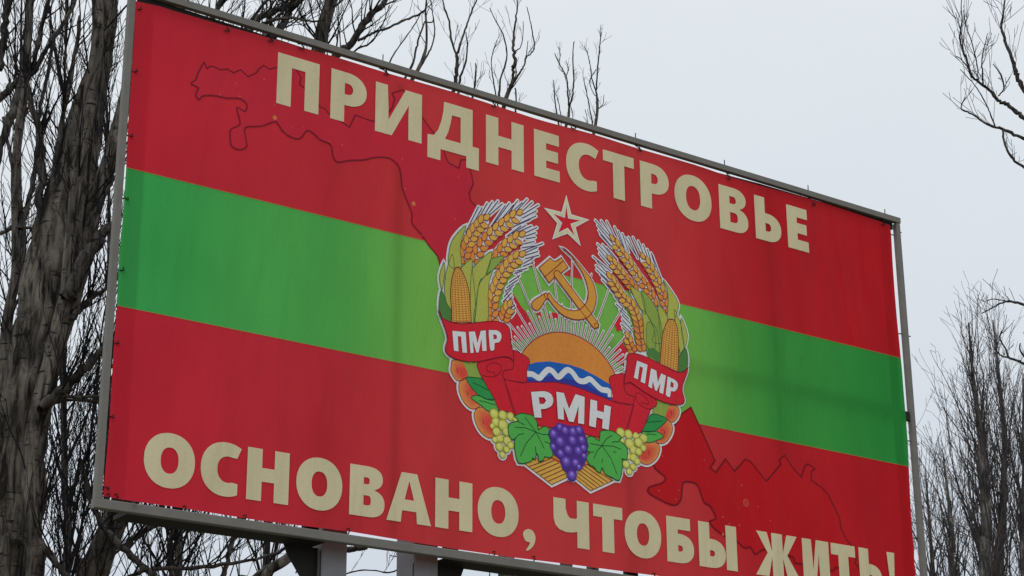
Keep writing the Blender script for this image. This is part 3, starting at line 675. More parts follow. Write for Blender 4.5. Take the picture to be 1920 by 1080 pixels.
husk(CB, [(945, 868), (985, 950), (1002, 1030), (1012, 1120), (985, 1160), (960, 1000)])
husk(CD, [(945, 68), (990, 190), (970, 290), (955, 230), (943, 150)])
husk(CD, [(970, 292), (992, 350), (985, 445), (920, 468), (918, 380)], DGn)
COB = print_mat('print_cob_shade', (138, 76, 40))
def cob(lef, rig, rows, cols):
    nL = smooth(lef, False, 6); nR = smooth(rig, False, 6)
    p = Pr(9); ring = nL + nR[::-1]
    p.fill(ring, COB)
    A = [q[0] for q in along(nL, rows)]; B = [q[0] for q in along(nR, rows)]
    for i in range(rows):
        for j in range(cols):
            def at(r_, c_):
                k = .5 - .5 * math.cos(math.pi * c_ / cols); k = .45 * k + .55 * c_ / cols
                return (A[r_][0] + (B[r_][0] - A[r_][0]) * k, A[r_][1] + (B[r_][1] - A[r_][1]) * k - .008 * math.sin(math.pi * k))
            q = [at(i, j), at(i, j + 1), at(i + 1, j + 1), at(i + 1, j)]
            cx = sum(a[0] for a in q) / 4; cy = sum(a[1] for a in q) / 4
            p.fill([(cx + (a[0] - cx) * .80, cy + (a[1] - cy) * .74) for a in q][::-1], GO, .5)
    p.stroke(ring, LW, DR, 1, closed=True)
    subs.append(('corn_cob', p, None))
cob(CA([(222, 672), (200, 720), (185, 800), (180, 900), (188, 1000)]) + CC([(188, 100), (188, 186)]), CA([(248, 672), (278, 720), (305, 790), (325, 880), (333, 1000)]) + CC([(335, 100), (341, 186)]), 24, 7)
cob(CD([(850, 76), (825, 120), (802, 200), (790, 320), (784, 412)]), CD([(878, 76), (900, 105), (916, 170), (921, 300), (915, 472)]), 22, 7)

# fruit and leaves at the sides
def peach(cf, pts, inner):
    q = cf(pts); cx = sum(a[0] for a in q) / len(q); cy = sum(a[1] for a in q) / len(q)
    ix, iy = cf([inner])[0]
    def ex(p):
        for q_, k in enumerate((.88, .77, .66, .55, .44)):
            t_ = (q_ + 1) / 5; c_ = tuple((1 - t_) * a + t_ * b_ for a, b_ in zip((176, 110, 58), (172, 58, 48)))
            p.fill(smooth([(ix + (a[0] - ix) * k, iy + (a[1] - iy) * k) for a in q], True, 3), print_mat('print_peach_step_%d' % q_, c_), .05 * (q_ + 1))
        p.stroke([(cx - .012, cy + .012), (cx - .004, cy), (cx - .006, cy - .012)], .005, DR, .5)
    shape('peach', q, PE, DR, .0045, 4.6, True, True, 3, ex)
peach(CC, [(200, 480), (188, 520), (185, 565), (208, 612), (240, 642), (300, 625), (325, 560), (285, 490)], (300, 590))
peach(CC, [(262, 640), (245, 690), (262, 765), (305, 832), (360, 862), (420, 820), (400, 700), (320, 620)], (400, 730))
peach(CE, [(262, 225), (234, 290), (262, 390), (320, 470), (395, 500), (430, 420), (400, 300), (330, 220)], (410, 380))
peach(CF, [(1060, 195), (1125, 210), (1142, 265), (1112, 330), (1068, 352), (990, 300), (1030, 220)], (1030, 290))
peach(CF, [(1010, 320), (1065, 360), (1082, 420), (1050, 500), (1000, 546), (930, 535), (940, 430)], (960, 480))
peach(CF, [(830, 545), (900, 535), (955, 560), (962, 615), (930, 690), (865, 740), (805, 735), (770, 690), (790, 600)], (810, 650))
shape('stem', CC([(280, 492), (392, 492), (400, 560), (435, 640), (330, 625)]), YG2, None, LW, 5.0, False, False)
shape('stem', CF([(930, 145), (1048, 195), (1010, 305), (885, 285)]), YG2, None, LW, 5.0, False, False)
def vein(cf, segs, w=.005):
    def ex(p):
        for s_ in segs: p.stroke(cf(s_), w, VL, .6)
    return ex
shape('fruit_leaf', CC([(303, 618), (380, 618), (440, 640), (520, 780), (470, 788), (400, 752), (345, 695)]), VG2, VL, .0055, 5.4, True, True, 3, vein(CC, [[(355, 655), (420, 685), (475, 715)]]))
shape('fruit_leaf', CC([(343, 775), (390, 755), (470, 785), (525, 792), (560, 870), (480, 880), (415, 830)]), VG, VL, .0055, 5.6, True, True, 3, vein(CC, [[(405, 795), (460, 808), (530, 830)]]))
shape('fruit_leaf', CF([(888, 280), (960, 292), (1027, 325), (975, 390), (900, 440), (800, 432), (840, 350)]), VG2, VL, .0055, 5.4, True, True, 3, vein(CF, [[(845, 355), (900, 350), (980, 342)]]))
shape('fruit_leaf', CF([(800, 440), (880, 438), (940, 442), (997, 485), (930, 522), (850, 540), (800, 480)]), VG, VL, .0055, 5.6, True, True, 3, vein(CF, [[(840, 465), (880, 462), (930, 470)]]))

# ribbons
shape('ribbon', CC([(665, 410), (720, 425), (782, 462), (796, 500), (775, 560), (770, 655), (690, 650), (610, 632), (584, 590), (610, 558), (668, 545)]), RD, RDl, .005, 6.6, True, True, 3)
shape('ribbon', CC([(390, 505), (400, 560), (440, 640), (520, 780), (560, 872), (620, 880), (684, 915), (650, 790), (600, 635), (585, 585), (610, 558), (665, 550), (668, 490), (640, 462), (560, 458), (470, 472)]), RD, RDl, .005, 7.0, True, True, 3,
      lambda p: (p.stroke([(x, y) for x, y in smooth(CC([(525, 600), (520, 575), (495, 575), (462, 560), (462, 530), (490, 508), (530, 502), (565, 520), (575, 555), (545, 598), (490, 612), (430, 600)]), False, 3)], .0045, RDl, .6)))
shape('ribbon', CC([(600, 632), (700, 650), (900, 655)]) + PX([(1040, 717), (1065, 722), (1090, 730), (1115, 740), (1145, 752), (1187, 760), (1174, 812), (1150, 826), (1121, 821), (1095, 814), (1060, 808), (1029, 802), (1007, 798), (964, 782), (953, 745)]), RD, RDl, .005, 6.8, False, False, 3)
shape('ribbon', CD([(403, 530), (422, 500), (470, 488), (530, 490), (520, 560), (525, 620), (592, 662), (588, 712), (520, 715), (428, 690), (422, 610)]), RD, RDl, .005, 6.6, True, True, 3)
shape('ribbon', CD([(515, 560), (560, 548), (640, 600), (755, 680), (752, 730), (715, 752), (640, 925), (535, 915), (560, 810), (585, 715), (592, 660), (530, 630)]), RD, RDl, .005, 7.0, True, True, 3,
      lambda p: p.stroke(smooth(CD([(645, 710), (650, 700), (690, 715), (695, 690), (660, 650), (620, 628), (603, 640), (610, 690), (650, 730), (700, 750), (735, 745)]), False, 3), .0045, RDl, .6))
shape('ribbon', CC([(92, 85), (104, 145), (180, 185), (270, 200), (400, 188), (500, 178), (580, 190), (632, 225), (646, 290), (650, 350), (668, 430), (668, 486), (640, 462), (580, 455), (480, 475), (400, 492), (300, 492), (200, 465), (148, 425), (140, 380), (156, 320), (142, 250), (112, 170)]), RD, RDl, .0055, 10.5)
shape('ribbon', CD([(538, 345), (590, 334), (680, 360), (780, 410), (880, 462), (950, 478), (988, 440), (985, 480), (955, 560), (950, 620), (966, 680), (950, 712), (900, 716), (820, 702), (740, 666), (640, 605), (560, 550), (515, 560), (525, 480), (535, 400)]), RD, RDl, .0055, 10.5)
def txt(cf, rings):
    p = Pr(11.6); rs = [cf(r_) for r_ in rings]; p.fill(rs, WT)
    for r_ in rs: p.stroke(r_, .0025, RDl, .25, closed=True)
    subs.append(('emblem_letter', p, None))
txt(CC, [[(190, 252), (297, 262), (308, 427), (270, 425), (258, 300), (236, 298), (242, 416), (203, 410)]])
txt(CC, [[(318, 260), (368, 257), (388, 345), (412, 252), (453, 249), (460, 412), (424, 413), (418, 320), (397, 425), (378, 425), (350, 330), (360, 427), (332, 429)]])
txt(CC, [smooth([(474, 250), (500, 248), (535, 248), (568, 268), (576, 308), (556, 345), (522, 352), (520, 402), (487, 406), (478, 330)], True, 2), [(512, 282), (535, 290), (538, 312), (515, 320)]])
def smc(p, k=3): return smooth(p, True, k)
txt(CC, [[(803, 728), (860, 724)] + smooth([(910, 722), (958, 742), (979, 790), (965, 838), (920, 862)], False, 3) + [(882, 866), (888, 932), (830, 930), (815, 830)], [(866, 772), (905, 774), (920, 796), (906, 820), (872, 822)]])
txt(CF, [[(3, 72), (75, 86), (122, 228), (180, 95), (267, 122), (262, 377), (203, 365), (210, 205), (166, 357), (120, 350), (72, 212), (77, 336), (20, 326)]])
txt(CF, [[(318, 142), (382, 160), (382, 245), (440, 262), (446, 194), (510, 212), (488, 428), (424, 412), (430, 330), (377, 312), (368, 407), (305, 390)]])
txt(CD, [[(608, 386), (690, 418), (670, 562), (635, 547), (652, 442), (630, 434), (616, 531), (584, 516)]])
txt(CD, [[(713, 444), (755, 462), (766, 545), (790, 482), (828, 500), (806, 641), (774, 626), (784, 560), (757, 618), (743, 610), (728, 545), (722, 600), (692, 581)]])
txt(CD, [smooth([(838, 508), (862, 516), (895, 532), (917, 562), (912, 598), (890, 622), (864, 618), (857, 662), (824, 646), (831, 580)], True, 2), [(864, 545), (883, 560), (880, 590), (860, 582)]])

# ploughed field, grapes, vine leaves
def field(cf, poly, lines):
    p = Pr(4.4); p.fill(cf(poly), GO); p.stroke(cf(poly), .005, BRN, .3, closed=True)
    for a, b_ in lines: p.stroke(cf([a, b_]), .006, BRN, .5, cap=False)
    halo.stroke(cf(poly), .032, WH, closed=True); subs.append(('ploughed_field', p, None))
field(CE, [(690, 728), (950, 640), (1035, 710), (1090, 862), (950, 928)], [((735, 765), (945, 688)), ((770, 790), (985, 700)), ((808, 817), (1015, 728)), ((845, 842), (1030, 762)), ((880, 870), (1062, 790)), ((915, 898), (1082, 825))])
field(CF, [(240, 712), (420, 760), (530, 890), (325, 985), (188, 872)], [((250, 712), (520, 892)), ((240, 735), (482, 905)), ((230, 765), (445, 920)), ((222, 795), (412, 935)), ((212, 822), (380, 950)), ((200, 850), (350, 968))])
shape('field_patch', CE([(955, 640), (1040, 700), (1040, 745), (1005, 722), (945, 690)]), PE2, None, LW, 4.9, False, False)
shape('vine_leaf', CE([(605, 298), (660, 273), (720, 280), (778, 298), (812, 355), (822, 425), (860, 400), (905, 396), (925, 430), (915, 470), (938, 530), (930, 570), (958, 640), (948, 672), (915, 680), (882, 672), (872, 700), (828, 716), (822, 668), (806, 640), (796, 700), (772, 682), (765, 706), (718, 728), (640, 730), (612, 640), (603, 560), (608, 505), (582, 520), (552, 470), (545, 400), (572, 358), (640, 345), (622, 318)]), VG, VL, .006, 9.0, True, True, 2,
      vein(CE, [[(800, 445), (700, 310)], [(800, 445), (700, 405), (610, 402)], [(800, 445), (710, 550), (658, 665)], [(800, 445), (845, 530), (876, 595)], [(800, 445), (860, 468), (915, 468)], [(640, 350), (695, 378)], [(612, 505), (645, 468), (692, 460)], [(882, 533), (930, 552)], [(802, 640), (796, 580)]]))
shape('vine_leaf', CF([(410, 445), (440, 430), (500, 430), (560, 455), (608, 498), (585, 520), (630, 558), (660, 600), (662, 650), (650, 705), (612, 690), (615, 770), (588, 890), (530, 868), (490, 850), (455, 830), (440, 795), (425, 775), (412, 820), (378, 800), (350, 762), (320, 752), (288, 700), (290, 660), (315, 632), (288, 612), (302, 570), (285, 502), (340, 484), (400, 525)]), VG, VL, .006, 9.0, True, True, 2,
      vein(CF, [[(425, 570), (470, 505), (520, 475)], [(425, 570), (530, 575), (600, 602)], [(425, 570), (510, 690), (565, 832)], [(425, 570), (375, 630), (355, 685)], [(425, 570), (318, 550)], [(520, 538), (585, 532)], [(530, 625), (555, 632)], [(430, 690), (425, 730)], [(310, 630), (350, 628)]]))
def grape(cf, x, y, r, k, lay, ms, tall=1.12):
    c = cf([(x, y)])[0]; e = cf([(x + r, y)])[0]; d = cf([(x, y - r * tall)])[0]; rx = e[0] - c[0]; ry = d[1] - c[1]
    def el(s_, dx=0, dy=0): return [(c[0] + dx * rx + rx * s_ * math.cos(2 * math.pi * i / 18), c[1] + dy * ry + ry * s_ * math.sin(2 * math.pi * i / 18)) for i in range(18)]
    p = Pr(lay); p.fill(el(1.0), ms[0]); p.fill(el(.84), ms[1], .25)
    if len(ms) > 2: p.fill(el(.56, -.05, .1), ms[2], .5)
    if len(ms) > 3: p.fill(el(.28, -.05, .18), ms[3], .75)
    halo.stroke(el(1.0), .022, WH, closed=True)
    subs.append(('grape', p, None))
GM = (GRl, GR, GR2)
for i, (x, y, r) in enumerate(((403, 390, 26), (425, 515, 28), (530, 440, 38), (570, 565, 32), (612, 330, 22), (435, 350, 42), (418, 275, 44), (568, 300, 36), (497, 290, 42), (440, 440, 40), (540, 525, 42), (500, 378, 50), (470, 500, 38), (468, 580, 38), (532, 605, 30), (495, 655, 30))): grape(CE, x, y, r, i, 6.9 + .25 * (i % 5), GM)
for i, (x, y, r) in enumerate(((612, 520, 28), (675, 670, 28), (808, 590, 30), (752, 715, 30), (600, 450, 42), (742, 480, 34), (812, 500, 38), (672, 465, 40), (765, 540, 42), (765, 625, 34), (683, 550, 46), (720, 610, 38), (720, 680, 36), (650, 740, 36), (715, 765, 30), (680, 808, 30))): grape(CF, x, y, r, i, 6.9 + .25 * (i % 5), GM)
PM = (PU, print_mat('print_purple_mid', (76, 52, 130)), PU2, PU3)
pu = Pr(9.0); pu.fill(smooth(CE([(930, 420), (1000, 378), (1060, 372)]) + CF([(80, 375), (150, 390), (230, 390), (265, 440), (295, 560), (285, 690), (245, 780), (195, 800), (190, 880), (150, 905), (115, 880), (105, 820), (60, 780), (40, 700), (-20, 650), (-70, 600)]) + CE([(918, 460)]), True, 2), PU)
subs.append(('grape_bunch', pu, None))
for i, (cf, x, y, r) in enumerate(((CE, 1020, 400, 36), (CE, 960, 580, 32), (CF, 215, 425, 38), (CF, 255, 590, 34), (CF, 262, 665, 30), (CF, 215, 765, 30), (CE, 962, 460, 44), (CF, 87, 430, 40), (CF, 160, 438, 42), (CF, 240, 515, 38), (CE, 1027, 640, 38), (CF, 115, 605, 44), (CF, 210, 615, 42), (CF, 185, 728, 42), (CF, 155, 520, 44), (CE, 1023, 530, 48), (CE, 1080, 715, 48), (CF, 150, 840, 45))): grape(cf, x, y, r, i, 9.6 + .3 * (i % 4), PM)

# hammer and sickle, star
GLD = print_mat('print_hammer_gold', (178, 122, 50))
shape('sickle', CG([(680, 35), (740, 75), (830, 170), (930, 290), (1010, 400), (1045, 500), (1057, 600), (1042, 690), (1005, 770), (940, 825), (850, 842), (760, 825), (670, 780), (590, 700), (530, 620), (508, 580), (530, 538), (580, 615), (650, 680), (720, 722), (800, 740), (870, 726), (930, 672), (962, 600), (966, 520), (945, 420), (900, 310), (850, 230), (790, 140), (720, 72)]), GLD, DR, .006, 10.2, True, True, 3)
shape('sickle_handle', CG([(470, 553), (420, 582), (358, 622), (333, 662), (345, 712), (388, 737), (430, 710), (462, 658), (492, 612), (518, 602), (516, 560), (492, 540)]), GLD, DR, .006, 9.7, True, True, 3, lambda p: p.stroke(CG([(472, 552), (480, 585), (500, 612)]), .005, DR, .6))
hd = CG([(590, 355), (578, 322), (596, 292), (625, 288), (655, 315), (1088, 890), (1082, 930), (1045, 942), (1018, 922)])
shape('hammer_handle', hd, GLD, DR, .006, 9.9, True, False, 3, lambda p: p.stroke(disc(*CG([(1058, 905)])[0], .015, 16), .0045, DR, .6, closed=True))
shape('hammer_head', CG([(412, 258), (540, 148), (575, 180), (612, 182), (665, 142), (742, 255), (655, 322), (625, 288), (596, 292), (578, 322), (588, 362), (530, 428)]), GLD, DR, .006, 9.4, True, False, 3, lambda p: p.stroke(CG([(485, 355), (600, 255), (685, 182)]), .0055, DR, .6))
sp_ = CB([(220, 130), (243, 238), (345, 263), (265, 300), (297, 405), (228, 335), (145, 370), (175, 283), (100, 200), (198, 228)])
p = Pr(3); p.fill(sp_, RD, .2).stroke(sp_, .034, WH, .5, closed=True).stroke(sp_, .016, ST, .8, closed=True)
subs.append(('star', p, None))

eo = halo.build('coat_of_arms', banner, 'coat of arms with white cut out border: hammer and sickle over a rising sun, wheat, maize, fruit and ribbons')
for name, p, label in subs: p.build(name, eo, label)

# ================================================================== TREES
bark_a = bark_mat('poplar_bark', (.215, .19, .16), (.022, .019, .017))
bark_b = bark_mat('limb_bark', (.15, .138, .122), (.035, .03, .027), 1.6)
twig_m = bark_mat('twig_bark', (.034, .028, .028), (.018, .015, .016), 2)
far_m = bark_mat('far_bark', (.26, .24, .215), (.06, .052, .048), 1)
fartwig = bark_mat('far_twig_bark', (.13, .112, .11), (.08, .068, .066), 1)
rnd = random.Random(11)
class TB:
    def __init__(s): s.v = []; s.f = []
    def tube(s, pts, rad, k=4, rough=0.0, seed=0):
        n = len(pts); b = len(s.v); ref = None
        for i in range(n):
            d = (pts[min(i + 1, n - 1)] - pts[max(i - 1, 0)])
            if d.length < 1e-6: d = Vector((0, 0, 1))
            d.normalize()
            if ref is None: ref = d.orthogonal().normalized()
            ref = (ref - d * ref.dot(d))
            if ref.length < 1e-4: ref = d.orthogonal()
            ref.normalize(); bi = d.cross(ref)
            for j in range(k):
                a = 2 * math.pi * j / k; r_ = rad[i]
                if rough and k > 12:
                    q_ = Vector((math.cos(a) * 1.1, math.sin(a) * 1.1, i * .05 + seed)); q2 = Vector((math.cos(a) * 4.2, math.sin(a) * 4.2, i * .09 + seed * 3))
                    r_ *= 1 + rough * (noise.noise(q_) * 1.3 + (abs(noise.noise(q2)) - .25) * 1.5 + rnd.uniform(-.06, .06))
                elif rough: r_ *= 1 + rough * (math.sin(3 * a + i * .35 + seed) * .6 + math.sin(5 * a - i * .21 + seed * 2) * .4 + rnd.uniform(-.25, .25))
                s.v.append(pts[i] + (ref * math.cos(a) + bi * math.sin(a)) * r_)
        for i in range(n - 1):
            for j in range(k):
                s.f.append((b + i * k + j, b + i * k + (j + 1) % k, b + (i + 1) * k + (j + 1) % k, b + (i + 1) * k + j))
        s.f.append(tuple(b + (n - 1) * k + j for j in range(k)))
    def build(s, name, mat, parent, kind=None, label=None):
        if not s.v: return None
        iv = parent.location
        o = mesh_obj(name, [v - iv for v in s.v], s.f, [mat], parent=parent, smooth=True)
        tag(o, label, kind=kind); return o
def rv(): return Vector((rnd.gauss(0, 1), rnd.gauss(0, 1), rnd.gauss(0, 1)))
def grow(tb, p, d, L, r, lvl, trop=.10, wig=.13, seg=.13, dens=1.0, ang=(.35, .8), rmin=.0022, ratio=(.35, .65)):
    n = max(3, int(L / seg)); st = L / n; pts = [p.copy()]; rad = [r]; d = d.normalized(); kids = []
    for i in range(n):
        d = (d + rv() * wig + Vector((0, 0, trop))).normalized()
        p = p + d * st; t = (i + 1) / n; rr = max(rmin, r * (1 - t * .85))
        if rnd.random() < .25: rr *= 1.25
        pts.append(p.copy()); rad.append(rr)
        if lvl > 0 and t > .08 and rnd.random() < .62 * dens:
            kids.append((p.copy(), d.copy(), t, rr))
    tb.tube(pts, rad, 3 if r < .008 else (4 if r < .02 else 6))
    for q, dd, t, rr in kids:
        a = rnd.uniform(*ang); ax = dd.cross(rv()).normalized()
        nd = Quaternion(ax, a) @ dd
        nl = L * rnd.uniform(*ratio) * (1 - .5 * t)
        if nl < .10: nl = rnd.uniform(.06, .14)
        grow(tb, q, nd, nl, max(rmin, rr * .62), lvl - 1, trop, wig, seg, dens, ang, rmin, ratio)
def traced(pts, d, dd=0):
    """pts: (x, y, r_px); d depth; dd extra depth at the end"""
    o = []; n = len(pts)
    for i, q in enumerate(pts):
        dep = d + dd * i / max(1, n - 1)
        o.append((W(q[0], q[1], dep), q[2] * dep / F))
    return o
def cr3(a, k=4):
    n = len(a); P = []; Rr = []
    for i in range(n - 1):
        p0, p1, p2, p3 = (a[min(max(i + q, 0), n - 1)][0] for q in (-1, 0, 1, 2))
        for j in range(k):
            t = j / k; P.append(.5 * ((2 * p1) + (p2 - p0) * t + (2 * p0 - 5 * p1 + 4 * p2 - p3) * t * t + (3 * p1 - p0 - 3 * p2 + p3) * t ** 3))
            Rr.append(a[i][1] + (a[i + 1][1] - a[i][1]) * t)
    P.append(a[-1][0]); Rr.append(a[-1][1]); return P, Rr
def tree(base_px, depth, label, group, trunks, limbs, d0, mats=(bark_a, bark_b, twig_m), name='poplar_tree', twig=dict(), shoots=()):
    bw = W(base_px, 900, depth); bw.z = 0
    root = tag(empty(name, bw), label, 'tree', group)
    tw = TB(); sticks = []
    for q in trunks:
        pts = traced(q['p'], q.get('d', depth), q.get('dd', 0))
        if q.get('ground', True):
            a0 = pts[0]; foot = Vector((a0[0].x + (bw.x - a0[0].x) * .6, a0[0].y, 0)); mid_ = (a0[0] + foot) / 2
            pts = [(foot - Vector((0, 0, .3)), a0[1] * 1.6), (foot + Vector((0, 0, .4)), a0[1] * 1.3), (mid_, a0[1] * 1.1)] + pts
        P, Rr = cr3(pts, 14); t = TB(); t.tube(P, Rr, 56, q.get('rough', .10) * 1.5, rnd.random() * 9); t.build('trunk', mats[0], root)
        sticks.append((P, Rr, q.get('n', 20), q.get('L', 1.2), q))
    for q in limbs:
        pts = traced(q['p'], q.get('d', depth), q.get('dd', 0))
        P, Rr = cr3(pts, 5)
        Rr = [r_ * rnd.uniform(.88, 1.15) for r_ in Rr]
        P = [p_ + rv() * min(.012, Rr[i] * .25) for i, p_ in enumerate(P)]
        big = max(Rr) > .012
        t = TB() if big else tw
        t.tube(P, Rr, 8 if big else 4, .06 if big else 0)
        if big: t.build('limb', mats[1], root)
        sticks.append((P, Rr, q.get('n', 10), q.get('L', .8), q))
    for P, Rr, n_, L, q in sticks:
        for i in range(n_):
            k = rnd.randrange(max(1, int(len(P) * q.get('from', .1))), len(P) - 1)
            d = (P[k + 1] - P[k]).normalized(); ax = d.cross(rv()).normalized()
            nd = Quaternion(ax, rnd.uniform(.5, 1.1)) @ d
            nd.z = abs(nd.z) * .8 + .45
            kw = dict(lvl=2, trop=.16, wig=.10, ang=(.25, .6)); kw.update(twig)
            grow(tw, P[k], nd, L * rnd.uniform(.5, 1.3), min(Rr[k] * .5, q.get('tr', .009)) , **kw)
    for (x, y, dep, n_, spread, L, r0) in shoots:
        for i in range(n_):
            p_ = W(x + rnd.uniform(-spread, spread), y + rnd.uniform(-spread, spread) * .5, dep + rnd.uniform(-.4, .4))
            grow(tw, p_, Vector((rnd.gauss(0, .3), rnd.gauss(0, .3), 1)), L * rnd.uniform(.6, 1.3), r0, 2, .10, .10, .14)
    tw.build('twigs', mats[2], root, 'stuff')
    return root
G1 = 'bare poplars behind the left side of the billboard'
# big trunk at the left edge
tree(20, 14.5, 'thickest grey poplar trunk at the left edge, leaning right into fused stems beside the frame', G1,
     [dict(p=[(10, 1110, 60), (22, 1000, 56), (28, 900, 52), (40, 800, 48), (60, 690, 50), (92, 560, 54), (114, 440, 50), (136, 340, 42), (150, 270, 38), (172, 180, 28), (192, 100, 22), (202, 0, 20), (214, -170, 14)], rough=.13, n=90, L=.45, tr=.006),
      dict(p=[(62, 1110, 17), (60, 1000, 17), (58, 900, 18), (68, 800, 18), (95, 690, 18), (120, 600, 20), (148, 500, 20), (172, 400, 18), (196, 330, 17), (214, 270, 15), (236, 180, 13), (262, 60, 11), (290, -80, 9)], d=14.2, rough=.12, n=16, L=1.2),
      dict(p=[(130, 560, 16), (140, 430, 17), (150, 330, 17), (164, 230, 16), (177, 140, 14), (184, 60, 13), (178, -60, 10)], d=14.1, ground=False, rough=.16, n=12, L=1.1)],
     [dict(p=[(122, 560, 15), (152, 500, 14), (180, 458, 13), (206, 428, 11), (212, 422, 9)], d=14.0, n=4, L=.5),
      dict(p=[(78, 770, 12), (108, 738, 10), (145, 700, 9), (190, 660, 8), (250, 600, 6), (330, 480, 4)], d=14.1, n=18, L=.9),
      dict(p=[(80, 745, 5), (110, 743, 4.5), (150, 745, 4), (190, 742, 3)], d=14.1, n=12, L=.7),
      dict(p=[(85, 760, 4), (120, 752, 3.5), (160, 750, 3), (200, 756, 2)], d=14.3, n=10, L=.6),
      dict(p=[(130, 600, 7), (150, 580, 6), (175, 555, 5), (205, 540, 3)], d=14.1, n=14, L=.7),
      dict(p=[(70, 1010, 7), (100, 1050, 7), (130, 1085, 6)], d=14.2, n=5, L=.6),
      dict(p=[(75, 480, 9), (72, 400, 9), (80, 340, 8), (76, 270, 8), (60, 200, 6), (50, 160, 5)], d=14.4, n=7, L=.8),
      dict(p=[(92, 440, 8), (100, 350, 7), (108, 270, 6), (122, 200, 5), (138, 120, 4), (150, 30, 3)], d=14.4, n=7, L=.8),
      dict(p=[(165, 420, 4), (185, 385, 4), (205, 350, 3.5), (214, 330, 3)], d=13.9, n=4, L=.5)], 14.5,
     shoots=((125, 1120, 15.2, 20, 60, 1.5, .006), (135, 960, 15.4, 10, 45, 1.0, .005)))
# tree crossing the left frame edge
tree(-10, 17, 'slender dark poplar at the far left edge with steep stems crossing the top left corner', G1,
     [dict(p=[(5, 1110, 18), (2, 900, 16), (8, 720, 13), (14, 600, 10), (30, 500, 9), (28, 400, 8), (30, 300, 8), (42, 200, 9), (48, 140, 10), (51, 80, 8), (56, 0, 7), (60, -90, 5)], n=24, L=1.0, rough=.14)],
     [dict(p=[(-20, 205, 8), (5, 180, 8), (25, 158, 8), (45, 145, 8)], n=4),
      dict(p=[(44, 150, 9), (32, 190, 10), (12, 240, 10), (-12, 310, 10)], n=8),
      dict(p=[(50, 140, 7), (62, 135, 6), (85, 95, 5), (102, 70, 5), (125, 35, 4), (142, 0, 4), (158, -60, 3)], n=8),
      dict(p=[(-5, 130, 9), (5, 80, 8), (12, 30, 8), (20, -30, 6)], n=8),
      dict(p=[(60, 140, 5), (70, 90, 5), (80, 40, 5), (98, -20, 4)], n=8),
      dict(p=[(40, 430, 6), (60, 350, 5), (72, 270, 5), (75, 200, 4), (90, 140, 4), (102, 60, 3)], n=8),
      dict(p=[(0, 440, 4), (30, 425, 4), (60, 428, 3), (70, 425, 2)], n=8), dict(p=[(20, 560, 5), (45, 480, 4), (40, 380, 4), (20, 300, 3), (5, 220, 3)], n=8),
      dict(p=[(10, 690, 5), (22, 640, 4), (20, 590, 4), (50, 540, 3)], n=12)], 17)
# tree whose trunk passes behind the banner
tree(150, 15.5, 'grey ringed trunk passing behind the banner from lower left corner to above its first letter', G1,
     [dict(p=[(165, 1130, 29), (182, 1060, 27), (205, 1000, 25), (228, 950, 23), (300, 800, 21), (400, 560, 19), (500, 330, 17), (590, 115, 15), (606, 50, 14), (626, -20, 12), (650, -150, 9)], n=46, L=1.4, rough=.05)],
     [dict(p=[(490, 350, 11), (560, 220, 10), (630, 107, 8.5), (656, 84, 8.5), (680, 50, 7.5), (697, 25, 6.5), (722, 0, 6), (760, -60, 4)], d=15.3, n=12, L=.6),
      dict(p=[(672, 76, 3.4), (690, 67, 3), (708, 58, 2.8), (728, 52, 2.6), (757, 38, 2.4), (778, 30, 2.2), (797, 18, 1.8), (800, -10, 1.4)], d=15.2, n=5, L=.35, tr=.004),
      dict(p=[(660, 100, 2.2), (675, 88, 2), (690, 84, 1.8), (705, 68, 1.6), (720, 40, 1.4), (730, 10, 1.2)], d=15.2, n=4, L=.3, tr=.004),
      dict(p=[(232, 1030, 6.5), (262, 1000, 6), (290, 985, 5), (310, 978, 5), (340, 985, 4)], d=15.3, n=10, L=.7),
      dict(p=[(150, 860, 5), (165, 920, 5), (185, 975, 6), (215, 1010, 6.5), (255, 1050, 6.5), (300, 1090, 6)], d=15.1, n=10, L=.7),
      dict(p=[(235, 1085, 4), (280, 1068, 4), (330, 1066, 4), (400, 1062, 3.5), (480, 1048, 2.6)], d=15.4, n=16, L=.8),
      dict(p=[(410, 1100, 6), (425, 1060, 5), (432, 1025, 5), (445, 995, 4.5), (450, 960, 4)], d=15.6, n=8, L=.6),
      dict(p=[(330, 1100, 6), (318, 1050, 5), (322, 1000, 5), (330, 950, 4)], d=15.6, n=10, L=.8),
      dict(p=[(300, 800, 6), (330, 560, 6), (390, 300, 5), (430, 120, 4), (470, 40, 3.5), (520, -20, 3)], d=15.7, n=30, L=.8),
      dict(p=[(430, 120, 7), (480, 40, 7), (520, 20, 7), (560, 0, 6), (590, -30, 5)], d=15.4, n=16, L=.7),
      dict(p=[(470, 140, 8), (500, 85, 8), (530, 45, 8), (548, 10, 7), (560, -40, 6)], d=15.5, n=26, L=.6),
      dict(p=[(370, 90, 7), (400, 30, 6), (420, -10, 5), (440, -60, 4)], d=15.6, n=20, L=.7),
      dict(p=[(490, 44, 4), (540, 34, 3), (580, 40, 2.2), (610, 38, 1.5)], d=15.2, n=10, L=.5)], 15.5,
     shoots=((340, 1130, 16.5, 30, 110, .9, .007),))
